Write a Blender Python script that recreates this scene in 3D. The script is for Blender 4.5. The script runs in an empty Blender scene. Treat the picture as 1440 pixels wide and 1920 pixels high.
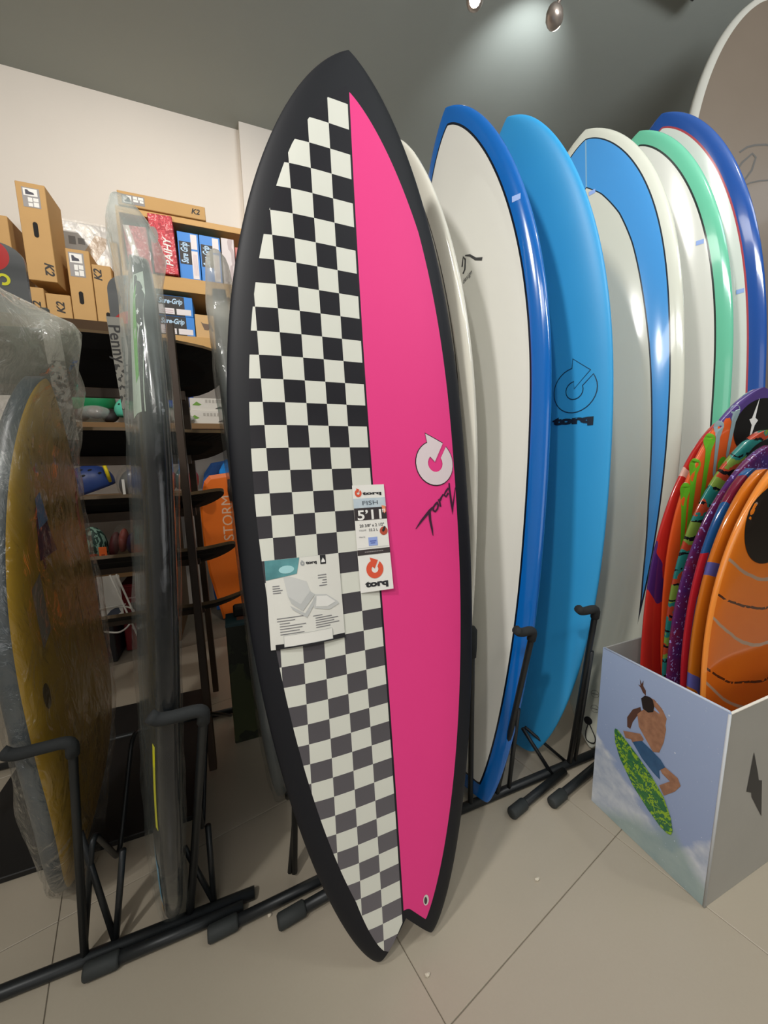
import bpy, bmesh, math, random
import numpy as np
from mathutils import Vector, Matrix, noise
from mathutils.geometry import tessellate_polygon
random.seed(7)
SC = bpy.context.scene
COL = SC.collection

# ---------------------------------------------------------------- camera, world, lights, exposure
cam_d = bpy.data.cameras.new('camera')
cam = bpy.data.objects.new('camera', cam_d); COL.objects.link(cam)
AZ, PITCH, ROLL, FPX, CAM_H = math.radians(68.3), math.radians(8.8), math.radians(-0.93), 712.0, 1.01
hd = Vector((math.cos(AZ), math.sin(AZ), 0)); hr = Vector((math.sin(AZ), -math.cos(AZ), 0)); ZZ = Vector((0, 0, 1))
fwd = hd*math.cos(PITCH) - ZZ*math.sin(PITCH); up0 = hd*math.sin(PITCH) + ZZ*math.cos(PITCH)
rgt = hr*math.cos(ROLL) + up0*math.sin(ROLL); upv = -hr*math.sin(ROLL) + up0*math.cos(ROLL)
cam.matrix_world = Matrix(((rgt.x, upv.x, -fwd.x, 0), (rgt.y, upv.y, -fwd.y, 0), (rgt.z, upv.z, -fwd.z, CAM_H), (0, 0, 0, 1)))
cam_d.sensor_fit = 'VERTICAL'; cam_d.sensor_height = 36.0; cam_d.lens = FPX/1920.0*36.0
cam_d.clip_start = 0.02
SC.camera = cam
SC.view_settings.view_transform = 'Standard'; SC.view_settings.look = 'None'
SC.view_settings.gamma = 1.0; SC.view_settings.use_curve_mapping = False
SC.view_settings.exposure = 0.0
wd = bpy.data.worlds.new('world'); SC.world = wd; wd.use_nodes = True
wd.node_tree.nodes['Background'].inputs[0].default_value = (0.75, 0.82, 0.9, 1)
wd.node_tree.nodes['Background'].inputs[1].default_value = 0.05

def light(name, kind, loc, target, power, color=(1, .95, .88), **kw):
    d = bpy.data.lights.new(name, kind); d.energy = power; d.color = color
    for k, v in kw.items(): setattr(d, k, v)
    o = bpy.data.objects.new(name, d); COL.objects.link(o); o.location = loc
    o.rotation_euler = (Vector(target) - Vector(loc)).to_track_quat('-Z', 'Y').to_euler()
    return o
CEIL = 2.955
# shop front glazing behind the photographer, ceiling fixtures, track spots, plus one added fill for the ceiling
light('shopfront_daylight', 'AREA', (.7, -2.9, 1.25), (.7, 0, 1.15), 17, (.97, .985, 1), shape='RECTANGLE', size=2.6, size_y=1.9)
light('ceiling_panel_light', 'AREA', (-.8, -1.3, CEIL-.03), (-.7, -1.0, 0), 20, (1, .965, .91), shape='RECTANGLE', size=1.6, size_y=.5)
light('ceiling_panel_light', 'AREA', (2.6, -0.6, CEIL-.03), (2.5, -.4, 0), 11, (.95, .98, 1), shape='RECTANGLE', size=1.4, size_y=.5)
light('ceiling_fill_light', 'AREA', (1.3, -.7, 2.2), (1.6, .2, CEIL), 48, (.95, .98, 1), shape='RECTANGLE', size=1.2, size_y=.3)  # added unseen fill aimed upward to brighten the ceiling, not a known fixture
light('shelf_track_light', 'SPOT', (-1.15, .70, CEIL-.12), (-.5, 2.7, 1.95), 70, (1, .93, .84), spot_size=math.radians(84), spot_blend=.8, shadow_soft_size=.04)
light('shelf_track_light', 'SPOT', (0.10, .95, CEIL-.12), (-.1, 2.7, 1.8), 46, (1, .93, .84), spot_size=math.radians(78), spot_blend=.8, shadow_soft_size=.04)
light('board_track_light', 'SPOT', (-1.35, .12, CEIL-.12), (1.05, .85, 1.0), 145, (1, .97, .93), spot_size=math.radians(60), spot_blend=.7, shadow_soft_size=.13)
light('board_track_light', 'SPOT', (1.5, -.2, CEIL-.12), (1.4, .7, .9), 15, (1, .97, .93), spot_size=math.radians(70), spot_blend=.7, shadow_soft_size=.035)
light('front_track_light', 'SPOT', (-1.25, -.75, CEIL-.12), (.3, .6, .35), 88, (1, .97, .92), spot_size=math.radians(66), spot_blend=.8, shadow_soft_size=.06)

# ---------------------------------------------------------------- helpers
def lin(h):
    h = h.lstrip('#'); c = [int(h[i:i+2], 16)/255 for i in (0, 2, 4)]
    return tuple((x/12.92 if x <= .04045 else ((x+.055)/1.055)**2.4) for x in c) + (1.0,)
MATS = {}
def new_mat(name):
    m = bpy.data.materials.new(name); m.use_nodes = True
    return m, m.node_tree, m.node_tree.nodes['Principled BSDF']
def M(name, col, rough=.5, metal=0, coat=0, spec=.5, var=0.0, vscale=20, bump=0.0, bscale=200, trans=0, emit=None, estr=0):
    if name in MATS: return MATS[name]
    m, nt, b = new_mat(name); c = lin(col)
    b.inputs['Base Color'].default_value = c; b.inputs['Roughness'].default_value = rough
    b.inputs['Metallic'].default_value = metal; b.inputs['Coat Weight'].default_value = coat
    b.inputs['Coat Roughness'].default_value = .06
    b.inputs['Specular IOR Level'].default_value = spec
    if trans: b.inputs['Transmission Weight'].default_value = trans
    if emit: b.inputs['Emission Color'].default_value = lin(emit); b.inputs['Emission Strength'].default_value = estr
    if var or bump:
        tc = nt.nodes.new('ShaderNodeTexCoord')
    if var:
        n = nt.nodes.new('ShaderNodeTexNoise'); n.inputs['Scale'].default_value = vscale; n.inputs['Detail'].default_value = 4
        nt.links.new(tc.outputs['Object'], n.inputs['Vector'])
        mx = nt.nodes.new('ShaderNodeMix'); mx.data_type = 'RGBA'
        mx.inputs['A'].default_value = tuple(x*(1-var) for x in c[:3]) + (1,)
        mx.inputs['B'].default_value = tuple(min(1, x*(1+var)) for x in c[:3]) + (1,)
        nt.links.new(n.outputs['Fac'], mx.inputs['Factor']); nt.links.new(mx.outputs['Result'], b.inputs['Base Color'])
    if bump:
        n = nt.nodes.new('ShaderNodeTexNoise'); n.inputs['Scale'].default_value = bscale
        nt.links.new(tc.outputs['Object'], n.inputs['Vector'])
        bp = nt.nodes.new('ShaderNodeBump'); bp.inputs['Strength'].default_value = bump; bp.inputs['Distance'].default_value = .002
        nt.links.new(n.outputs['Fac'], bp.inputs['Height']); nt.links.new(bp.outputs['Normal'], b.inputs['Normal'])
    MATS[name] = m
    return m
class X:
    """tiny node-expression wrapper: arithmetic on shader sockets"""
    def __init__(s, nt, sock): s.nt, s.k = nt, sock
    def _o(s, op, *a):
        n = s.nt.nodes.new('ShaderNodeMath'); n.operation = op
        for i, v in enumerate((s,)+a):
            if isinstance(v, X): s.nt.links.new(v.k, n.inputs[i])
            else: n.inputs[i].default_value = v
        return X(s.nt, n.outputs[0])
    def __add__(s, o): return s._o('ADD', o)
    def __sub__(s, o): return s._o('SUBTRACT', o)
    def __mul__(s, o): return s._o('MULTIPLY', o)
    def gt(s, o): return s._o('GREATER_THAN', o)
    def lt(s, o): return s._o('LESS_THAN', o)
    def mod(s, o): return s._o('FLOORED_MODULO', o)
    def floor(s): return s._o('FLOOR')
    def abs(s): return s._o('ABSOLUTE')
    def sin(s): return s._o('SINE')
    def max(s, o): return s._o('MAXIMUM', o)
    def min(s, o): return s._o('MINIMUM', o)
def attr(nt, name):
    n = nt.nodes.new('ShaderNodeAttribute'); n.attribute_name = name; return X(nt, n.outputs['Fac'])
def objco(nt):
    n = nt.nodes.new('ShaderNodeTexCoord'); s = nt.nodes.new('ShaderNodeSeparateXYZ'); nt.links.new(n.outputs['Object'], s.inputs[0])
    return n.outputs['Object'], X(nt, s.outputs[0]), X(nt, s.outputs[1]), X(nt, s.outputs[2])
def noisex(nt, scale, detail=3, vec=None, stretch=None, dist=0):
    n = nt.nodes.new('ShaderNodeTexNoise'); n.inputs['Scale'].default_value = scale; n.inputs['Detail'].default_value = detail
    n.inputs['Distortion'].default_value = dist
    tc = nt.nodes.new('ShaderNodeTexCoord'); v = tc.outputs['Object']
    if stretch:
        mp = nt.nodes.new('ShaderNodeMapping'); mp.inputs['Scale'].default_value = stretch; nt.links.new(v, mp.inputs[0]); v = mp.outputs[0]
    nt.links.new(v, n.inputs['Vector'])
    return X(nt, n.outputs['Fac'])
def mixc(nt, fac, a, b):
    n = nt.nodes.new('ShaderNodeMix'); n.data_type = 'RGBA'
    if isinstance(fac, X): nt.links.new(fac.k, n.inputs['Factor'])
    else: n.inputs['Factor'].default_value = fac
    for k, v in (('A', a), ('B', b)):
        if isinstance(v, tuple): n.inputs[k].default_value = v
        elif isinstance(v, str): n.inputs[k].default_value = lin(v)
        else: nt.links.new(v, n.inputs[k])
    return n.outputs['Result']
def patmat(name, fn, rough=.3, coat=0, spec=.5, bump=0):
    """material whose base colour is the node expression fn(nt)"""
    if name in MATS: return MATS[name]
    m, nt, b = new_mat(name)
    nt.links.new(fn(nt), b.inputs['Base Color']); b.inputs['Roughness'].default_value = rough
    b.inputs['Coat Weight'].default_value = coat; b.inputs['Coat Roughness'].default_value = .05; b.inputs['Specular IOR Level'].default_value = spec
    if bump:
        bp = nt.nodes.new('ShaderNodeBump'); bp.inputs['Strength'].default_value = bump; bp.inputs['Distance'].default_value = .001
        nt.links.new(noisex(nt, 900, 2).k, bp.inputs['Height']); nt.links.new(bp.outputs['Normal'], b.inputs['Normal'])
    MATS[name] = m
    return m
def plastic_film(name, tint='#dfe3e0', gloss=.5, milky=.12, rough=.12, zmilk=None, crinkle=.55):
    if name in MATS: return MATS[name]
    m = bpy.data.materials.new(name); m.use_nodes = True; nt = m.node_tree; nt.nodes.clear()
    out = nt.nodes.new('ShaderNodeOutputMaterial'); tr = nt.nodes.new('ShaderNodeBsdfTransparent'); gl = nt.nodes.new('ShaderNodeBsdfGlossy')
    df = nt.nodes.new('ShaderNodeBsdfDiffuse'); df.inputs['Color'].default_value = lin(tint); gl.inputs['Roughness'].default_value = rough
    gl.inputs['Color'].default_value = (1, 1, 1, 1)
    lw = nt.nodes.new('ShaderNodeLayerWeight'); lw.inputs['Blend'].default_value = .35
    a = nt.nodes.new('ShaderNodeMixShader'); b = nt.nodes.new('ShaderNodeMixShader')
    n = noisex(nt, 26, 5, stretch=(1, 1, .45), dist=1.2); n2 = noisex(nt, 9, 3, dist=.6)
    bp = nt.nodes.new('ShaderNodeBump'); bp.inputs['Strength'].default_value = crinkle; bp.inputs['Distance'].default_value = .006*(1+2*(crinkle > .6))
    nt.links.new((n + n2*1.5).k, bp.inputs['Height'])
    nt.links.new(bp.outputs['Normal'], gl.inputs['Normal']); nt.links.new(bp.outputs['Normal'], lw.inputs['Normal'])
    f_ = X(nt, lw.outputs['Facing']); mk = f_*f_*.09 + milky
    if zmilk: mk = mk + ((objco(nt)[3] - zmilk[0])*zmilk[1]).max(0.0).min(zmilk[2])*(n2 + .35)
    nt.links.new(mk.k, a.inputs[0]); nt.links.new(tr.outputs[0], a.inputs[1]); nt.links.new(df.outputs[0], a.inputs[2])
    gf = f_*f_*f_*gloss*.5 + (.075 if gloss > 1 else .018)
    nt.links.new(gf.k, b.inputs[0]); nt.links.new(a.outputs[0], b.inputs[1]); nt.links.new(gl.outputs[0], b.inputs[2])
    nt.links.new(b.outputs[0], out.inputs[0]); MATS[name] = m
    return m

def mk(name, verts, faces, mat, parent=None, smooth=False, fmat=None, attrs=None, local=False):
    me = bpy.data.meshes.new(name); me.from_pydata([tuple(v) for v in verts], [], [tuple(f) for f in faces])
    for m in (mat if isinstance(mat, (list, tuple)) else [mat]): me.materials.append(m)
    if fmat is not None: me.polygons.foreach_set('material_index', fmat)
    if smooth: me.polygons.foreach_set('use_smooth', [True]*len(me.polygons))
    if attrs:
        for k, v in attrs.items():
            a = me.attributes.new(k, 'FLOAT', 'POINT'); a.data.foreach_set('value', np.asarray(v, dtype=np.float32))
    me.update()
    o = bpy.data.objects.new(name, me); COL.objects.link(o)
    if parent is not None:
        o.parent = parent
        if not local: o.matrix_parent_inverse = parent.matrix_basis.inverted()
    return o
def from_bm(name, bm, mat, parent=None, smooth=False):
    bm.normal_update()
    me = bpy.data.meshes.new(name); bm.to_mesh(me); bm.free()
    for m in (mat if isinstance(mat, (list, tuple)) else [mat]): me.materials.append(m)
    if smooth: me.polygons.foreach_set('use_smooth', [True]*len(me.polygons))
    o = bpy.data.objects.new(name, me); COL.objects.link(o)
    if parent is not None: o.parent = parent; o.matrix_parent_inverse = parent.matrix_basis.inverted()
    return o
def bm_box(bm, lo, hi, bevel=0, mtx=None, seg=1, mi=0):
    lo, hi = Vector(lo), Vector(hi); c = (lo+hi)/2; s = hi-lo
    r = bmesh.ops.create_cube(bm, size=1)
    bmesh.ops.scale(bm, vec=s, verts=r['verts']); bmesh.ops.translate(bm, vec=c, verts=r['verts'])
    vs = r['verts']
    if bevel:
        es = list({e for v in vs for e in v.link_edges})
        rr = bmesh.ops.bevel(bm, geom=es, offset=bevel, segments=seg, affect='EDGES', profile=.5)
        vs = list({v for f in rr['faces'] for v in f.verts} | {v for v in vs if v.is_valid})
    if mtx is not None: bmesh.ops.transform(bm, matrix=mtx, verts=vs)
    if mi:
        for f in {f for v in vs for f in v.link_faces}: f.material_index = mi
    return vs
def box(name, lo, hi, mat, parent=None, bevel=.002, mtx=None, seg=1, smooth=False):
    bm = bmesh.new(); bm_box(bm, lo, hi, bevel, mtx, seg)
    return from_bm(name, bm, mat, parent, smooth)
def bm_tube(bm, pts, r, n=8, cap=True):
    pts = [Vector(p) for p in pts]; rings = []
    rad = r if isinstance(r, (list, tuple)) else [r]*len(pts)
    t0 = (pts[1]-pts[0]).normalized(); ref = Vector((0, 0, 1)) if abs(t0.z) < .9 else Vector((1, 0, 0))
    nrm = t0.cross(ref).normalized()
    for i, p in enumerate(pts):
        a = (pts[i]-pts[i-1]).normalized() if i else t0
        b = (pts[i+1]-pts[i]).normalized() if i < len(pts)-1 else a
        t = (a+b).normalized() if (a+b).length > 1e-6 else a
        nrm = (nrm - t*nrm.dot(t)).normalized(); bi = t.cross(nrm)
        k = 1/max(.5, a.dot(t))
        rings.append([bm.verts.new(p + (nrm*math.cos(2*math.pi*j/n) + bi*math.sin(2*math.pi*j/n))*rad[i]*(1 if k > 1.9 else k)) for j in range(n)])
    for a, b in zip(rings, rings[1:]):
        for j in range(n): bm.faces.new((a[j], a[(j+1) % n], b[(j+1) % n], b[j]))
    if cap: bm.faces.new(rings[0][::-1]); bm.faces.new(rings[-1])
def tube(name, pts, r, mat, parent=None, n=8, smooth=True):
    bm = bmesh.new(); bm_tube(bm, pts, r, n)
    bmesh.ops.recalc_face_normals(bm, faces=bm.faces)
    return from_bm(name, bm, mat, parent, smooth)
def rounded(pts, rad, n=5):
    """polyline with its corners rounded"""
    pts = [Vector(p) for p in pts]; out = [pts[0]]
    for a, b, c in zip(pts, pts[1:], pts[2:]):
        d1 = min(rad, (a-b).length*.48); d2 = min(rad, (c-b).length*.48)
        p, q = b+(a-b).normalized()*d1, b+(c-b).normalized()*d2
        for i in range(n+1):
            t = i/n; out.append(p*(1-t)**2 + b*2*t*(1-t) + q*t*t)
    return out+[pts[-1]]
def tag(o, label=None, cat=None, group=None, kind=None):
    for k, v in (('label', label), ('category', cat), ('group', group), ('kind', kind)):
        if v: o[k] = v
    return o
def thing(name, label, cat, loc=(0, 0, 0), group=None):
    o = bpy.data.objects.new(name, None); COL.objects.link(o); o.location = loc; o.empty_display_size = .05
    return tag(o, label, cat, group)
# ---- flat print: polygons in a 2D plane, finely cut, then mapped onto the surface they lie on
def cut_polys(polys, maxlen):
    bm = bmesh.new()
    for poly in polys:
        tris = tessellate_polygon([[Vector((x, y, 0)) for x, y in poly]])
        vs = [bm.verts.new((x, y, 0)) for x, y in poly]
        for t in tris:
            try: bm.faces.new([vs[i] for i in t])
            except ValueError: pass
    for _ in range(5):
        es = [e for e in bm.edges if e.calc_length() > maxlen]
        if not es: break
        bmesh.ops.subdivide_edges(bm, edges=es, cuts=1)
        bmesh.ops.triangulate(bm, faces=[f for f in bm.faces if len(f.verts) > 3])
    bm.verts.index_update()
    V = [(v.co.x, v.co.y) for v in bm.verts]; F = [tuple(v.index for v in f.verts) for f in bm.faces]; bm.free()
    return V, F
def orient(verts, faces, ndir):
    out = []
    for f in faces:
        a, b, c = (Vector(verts[i]) for i in f[:3])
        out.append(tuple(f) if (b-a).cross(c-a).dot(ndir) >= 0 else tuple(f[::-1]))
    return out
def decal(name, polys, mapfn, mat, parent, maxlen=.03, local=True):
    V, F = cut_polys(polys, maxlen); P3 = [mapfn(x, y) for x, y in V]
    nd = (Vector(mapfn(*V[0])) - Vector(mapfn(*V[0], -.01))) if V else Vector((0, 0, 1))
    return mk(name, P3, orient(P3, F, nd), mat, parent, local=local)
def ribbon(pts, w, closed=False):
    """polyline -> list of quads of width w"""
    P = [Vector((x, y)) for x, y in pts]; n = len(P); L, R = [], []
    for i in range(n):
        a = P[i-1] if (i or closed) else P[i]; b = P[(i+1) % n] if (i < n-1 or closed) else P[i]
        d1 = (P[i]-a); d2 = (b-P[i]); d = (d1.normalized() if d1.length else Vector((0, 0))) + (d2.normalized() if d2.length else Vector((0, 0)))
        d = d.normalized() if d.length > 1e-6 else Vector((1, 0)); nn = Vector((-d.y, d.x))
        ww = w[i] if isinstance(w, (list, tuple)) else w
        L.append(P[i]+nn*ww/2); R.append(P[i]-nn*ww/2)
    rng = range(n if closed else n-1)
    return [[tuple(L[i]), tuple(L[(i+1) % n]), tuple(R[(i+1) % n]), tuple(R[i])] for i in rng]
def rect(x0, y0, x1, y1): return [(x0, y0), (x1, y0), (x1, y1), (x0, y1)]
def circle(cx, cy, r, n=28, ry=None): return [(cx+r*math.cos(2*math.pi*i/n), cy+(ry or r)*math.sin(2*math.pi*i/n)) for i in range(n)]
TXT = {}
def text_tris(s, bold=0.0, shear=0.0):
    """triangles of a word set in Blender's built-in font, scaled to cap height 1, origin at lower left"""
    key = (s, bold, shear)
    if key in TXT: return TXT[key]
    c = bpy.data.curves.new('word', 'FONT'); c.body = s; c.size = 1.0; c.offset = bold; c.shear = shear; c.resolution_u = 3; c.fill_mode = 'FRONT'
    o = bpy.data.objects.new('word', c); COL.objects.link(o)
    dg = bpy.context.evaluated_depsgraph_get(); ev = o.evaluated_get(dg); me = ev.to_mesh()
    V = [(v.co.x, v.co.y) for v in me.vertices]; F = [tuple(p.vertices) for p in me.polygons]
    ev.to_mesh_clear(); bpy.data.objects.remove(o); bpy.data.curves.remove(c)
    xs = [v[0] for v in V]; x0 = min(xs); w = max(xs)-x0
    TXT[key] = ([((x-x0), y) for x, y in V], F, w)
    return TXT[key]
def text(name, s, mapfn, x, y, height=None, width=None, mat=None, parent=None, bold=0.0, shear=0.0, rot=0, center=False, local=True, squash=1.0):
    """a word lying on a surface: (x,y) lower-left (or centre) in the surface's plane"""
    V, F, w = text_tris(s, bold, shear); k = (width/w) if width else height/.73
    ky = (height/.73) if height else k
    ky *= squash; cr, sr = math.cos(rot), math.sin(rot); P3 = []
    for a, b in V:
        a = (a-(w/2 if center else 0))*k; b = (b-(.36 if center else 0))*ky
        P3.append(mapfn(x+a*cr-b*sr, y+a*sr+b*cr))
    nd = Vector(mapfn(x, y)) - Vector(mapfn(x, y, -.01))
    return mk(name, P3, orient(P3, F, nd), mat, parent, local=local)
def arrow_logo(cx, cy, r):
    pts = [(-.5, 1.32), (.447, .947), (-.02, .06), (-.155, .39)]
    for i in range(0, 15):
        a = math.radians(112 + (400-112)*i/14); pts.append((.01+.40*math.cos(a), .40*math.sin(a)))
    pts.append((.62, .80))
    for i in range(1, 27):
        a = math.radians(52 - (52+246)*i/26); pts.append((math.cos(a), math.sin(a)))
    return [(cx+x*r, cy+y*r) for x, y in pts]
BLACK = M('print_black', '#141318', .45); WHITEP = M('print_white', '#e9e8e4', .5); REDP = M('print_red_orange', '#d9502f', .5)

# ---------------------------------------------------------------- the room
RX0, RX1, RY0, RY1 = -2.6, 5.6, -3.0, 2.75
m_white = M('wall_white_paint', '#e6dfd6', .85, var=.03, vscale=3, bump=.15, bscale=60)
m_ceil = M('ceiling_grey_paint', '#9ba09a', .62, var=.03, vscale=2, bump=.12, bscale=80)
m_grout = M('floor_grout', '#837a6c', .9)
def struct(name, lo, hi, mat): return tag(box(name, lo, hi, mat, None, 0), kind='structure')
floor = struct('floor', (RX0, RY0, -.06), (RX1, RY1, -.0025), m_grout)
struct('ceiling', (RX0, RY0, CEIL), (RX1, RY1+.1, CEIL+.06), m_ceil)
struct('wall_back', (RX0, RY1, -.06), (RX1, RY1+.1, CEIL), m_white)
struct('wall_left', (RX0-.1, RY0, -.06), (RX0, RY1, CEIL), m_white)
struct('wall_right', (RX1, RY0, -.06), (RX1+.1, RY1, CEIL), M('wall_grey_paint', '#747874', .8, var=.03, vscale=3))
struct('wall_front', (RX0, RY0-.1, -.06), (RX1, RY0, CEIL), m_white)
struct('trim_1', (.187, 2.684, 0), (.78, 2.75, CEIL), m_white)
# 60 cm porcelain tiles, laid at a slight angle to the walls
def tile_col(nt):
    n = noisex(nt, 3, 4); n2 = noisex(nt, 180, 2)
    return mixc(nt, n*.7 + n2*.3, '#aaa08f', '#b5ab9a')
m_tile = patmat('floor_tile_porcelain', tile_col, .34, spec=.45)
tb = bmesh.new(); bm_box(tb, (-.2991, -.2991, -.010), (.2991, .2991, 0), .0008)
tme = bpy.data.meshes.new('floor_tile'); tb.to_mesh(tme); tb.free(); tme.materials.append(m_tile)
ta = math.radians(12); tu = Vector((math.cos(ta), math.sin(ta), 0)); tv = Vector((-math.sin(ta), math.cos(ta), 0))
for i in range(-4, 10):
    for j in range(-4, 6):
        c = tu*(.374+.6*i+.3) + tv*(.383+.6*j+.3)
        if not (RX0+.42 < c.x < 4.2 and -.9 < c.y < RY1-.36): continue
        o = bpy.data.objects.new('floor_tile', tme); COL.objects.link(o); o.parent = floor; o.location = c; o.rotation_euler = (0, 0, ta)

# ---------------------------------------------------------------- boards
def prof(t, wp, nx, tx, tw):
    t = np.asarray(t, float)
    a = np.clip((t-wp)/(1-wp), 0, 1); b = np.clip((wp-t)/wp, 0, 1)
    return np.where(t >= wp, (1-a**nx)**.62, tw+(1-tw)*(1-b**tx)**.7)
class Board:
    """a board with its own frame: x across the deck, z from tail to nose, deck facing -y"""
    def __init__(s, P, notch=0.0, nose_th=.38, tail_th=.5, rail=4.5, nu=49, nt=110, taper=.3, tail_in=0.0):
        s.tail_in = tail_in
        s.P = P; s.L, s.W, s.wp, s.nx, s.tx, s.tw, s.rn, s.rt, s.th = P[6:15]
        s.notch, s.nth, s.tth, s.rail, s.nu, s.nt, s.taper = notch, nose_th, tail_th, rail, nu, nt, taper
        es = Vector((P[4], P[5], 1)).normalized(); ew = Vector((math.sin(P[3]), -math.cos(P[3]), 0))
        ew = (ew - es*ew.dot(es)).normalized(); en = ew.cross(es); s.B = Vector(P[:3]); s.es, s.ew, s.en = es, ew, en
        s.mtx = Matrix(((ew.x, -en.x, es.x, s.B.x), (ew.y, -en.y, es.y, s.B.y), (ew.z, -en.z, es.z, s.B.z), (0, 0, 0, 1)))
    def hw(s, t): return s.W/2*prof(np.clip(t, 0, 1), s.wp, s.nx, s.tx, s.tw)
    def rock(s, t): return s.rn*np.clip((t-.45)/.55, 0, 1)**2.4 + s.rt*np.clip((.35-t)/.35, 0, 1)**2
    def hth(s, t):
        a = np.clip((t-(1-s.taper))/s.taper, 0, 1); b = np.clip((s.taper-t)/s.taper, 0, 1)
        return s.th/2*(1-(1-s.nth)*a**2)*(1-(1-s.tth)*b**2)
    def deck(s, w, z, off=0.0):
        """a point on the deck, off metres proud of it"""
        t = min(max(z/s.L, 0), 1); h = float(s.hw(t)); u = min(abs(w)/max(h, 1e-4), .999)
        n = float(s.rock(t)) - s.th/2 + float(s.hth(t))*(1-u**s.rail)**.5
        return (w, -(n+off), z)
    def dmap(s, off=.0008, ox=0, oz=0, rot=0):
        c, q = math.cos(rot), math.sin(rot)
        return lambda x, y, d=0: s.deck(ox+x*c-y*q, oz+x*q+y*c, off+d)
    def outline(s, n=300):
        t = .5-.5*np.cos(np.pi*np.linspace(0, 1, n)); h = s.hw(t); z = t*s.L
        return h, z
    def build(s, name, mat, label, cat='surfboard', group=None, extra=None):
        nt_, nu = s.nt, s.nu
        t = .5-.5*np.cos(np.pi*np.linspace(0, 1, nt_)); th = np.linspace(-np.pi/2, np.pi/2, nu); u = np.sin(th)
        T, U = np.meshgrid(t, u, indexing='ij'); H = s.hw(T); w = U*H
        z = T*s.L + s.notch*(1-np.abs(U))*np.clip(1-T/.16, 0, 1)**1.5
        R = s.rock(T) - s.th/2; hh = s.hth(T); au = np.abs(U)
        nd = R + hh*np.sqrt(np.clip(1-au**s.rail, 0, 1)); nb = R - hh*np.sqrt(np.clip(1-au**(s.rail+3), 0, 1))
        nv = nt_*nu
        V = np.concatenate([np.stack([w, -nd, z], -1).reshape(-1, 3), np.stack([w, -nb, z], -1).reshape(-1, 3)])
        F = []
        idx = lambda i, j: i*nu+j
        for i in range(nt_-1):
            for j in range(nu-1):
                F.append((idx(i, j), idx(i, j+1), idx(i+1, j+1), idx(i+1, j)))
                F.append((nv+idx(i, j), nv+idx(i+1, j), nv+idx(i+1, j+1), nv+idx(i, j+1)))
        for j in range(nu-1): F.append((idx(0, j), nv+idx(0, j), nv+idx(0, j+1), idx(0, j+1)))
        oh, oz = s.outline()
        po = np.concatenate([np.stack([oh, oz], -1), np.stack([-oh, oz], -1)[::-1]])
        tail = np.stack([np.linspace(-oh[0], oh[0], 21), s.notch*(1-np.abs(np.linspace(-1, 1, 21)))], -1) if True else po[:0]
        q = np.stack([w, z], -1).reshape(-1, 2)
        a = po[:-1]; ab = po[1:]-a; l2 = (ab**2).sum(-1)+1e-12
        ins = np.empty(len(q))
        for k in range(0, len(q), 500):
            d = q[k:k+500, None]-a[None]; ss = np.clip((d*ab).sum(-1)/l2, 0, 1)
            d1 = np.sqrt((((d-ss[..., None]*ab)**2).sum(-1)).min(1))
            ta_ = tail[:-1]; tab = tail[1:]-ta_; d = q[k:k+500, None]-ta_[None]
            ss = np.clip((d*tab).sum(-1)/((tab**2).sum(-1)+1e-12), 0, 1)
            ins[k:k+500] = np.minimum(d1, s.tail_in + np.sqrt((((d-ss[..., None]*tab)**2).sum(-1)).min(1)))
        A = dict(ins=np.concatenate([ins, -ins]), w=np.tile(q[:, 0], 2), s=np.tile(q[:, 1], 2))
        if extra is not None: A['aux'] = np.concatenate([extra(q[:, 0], q[:, 1], ins), np.full(nv, -1.0)])
        o = mk(name, V, F, mat, None, True, None, A)
        bm = bmesh.new(); bm.from_mesh(o.data); bmesh.ops.remove_doubles(bm, verts=bm.verts, dist=2e-5); bm.to_mesh(o.data); bm.free()
        o.matrix_world = s.mtx; s.ob = o
        return tag(o, label, cat, group)
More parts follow.
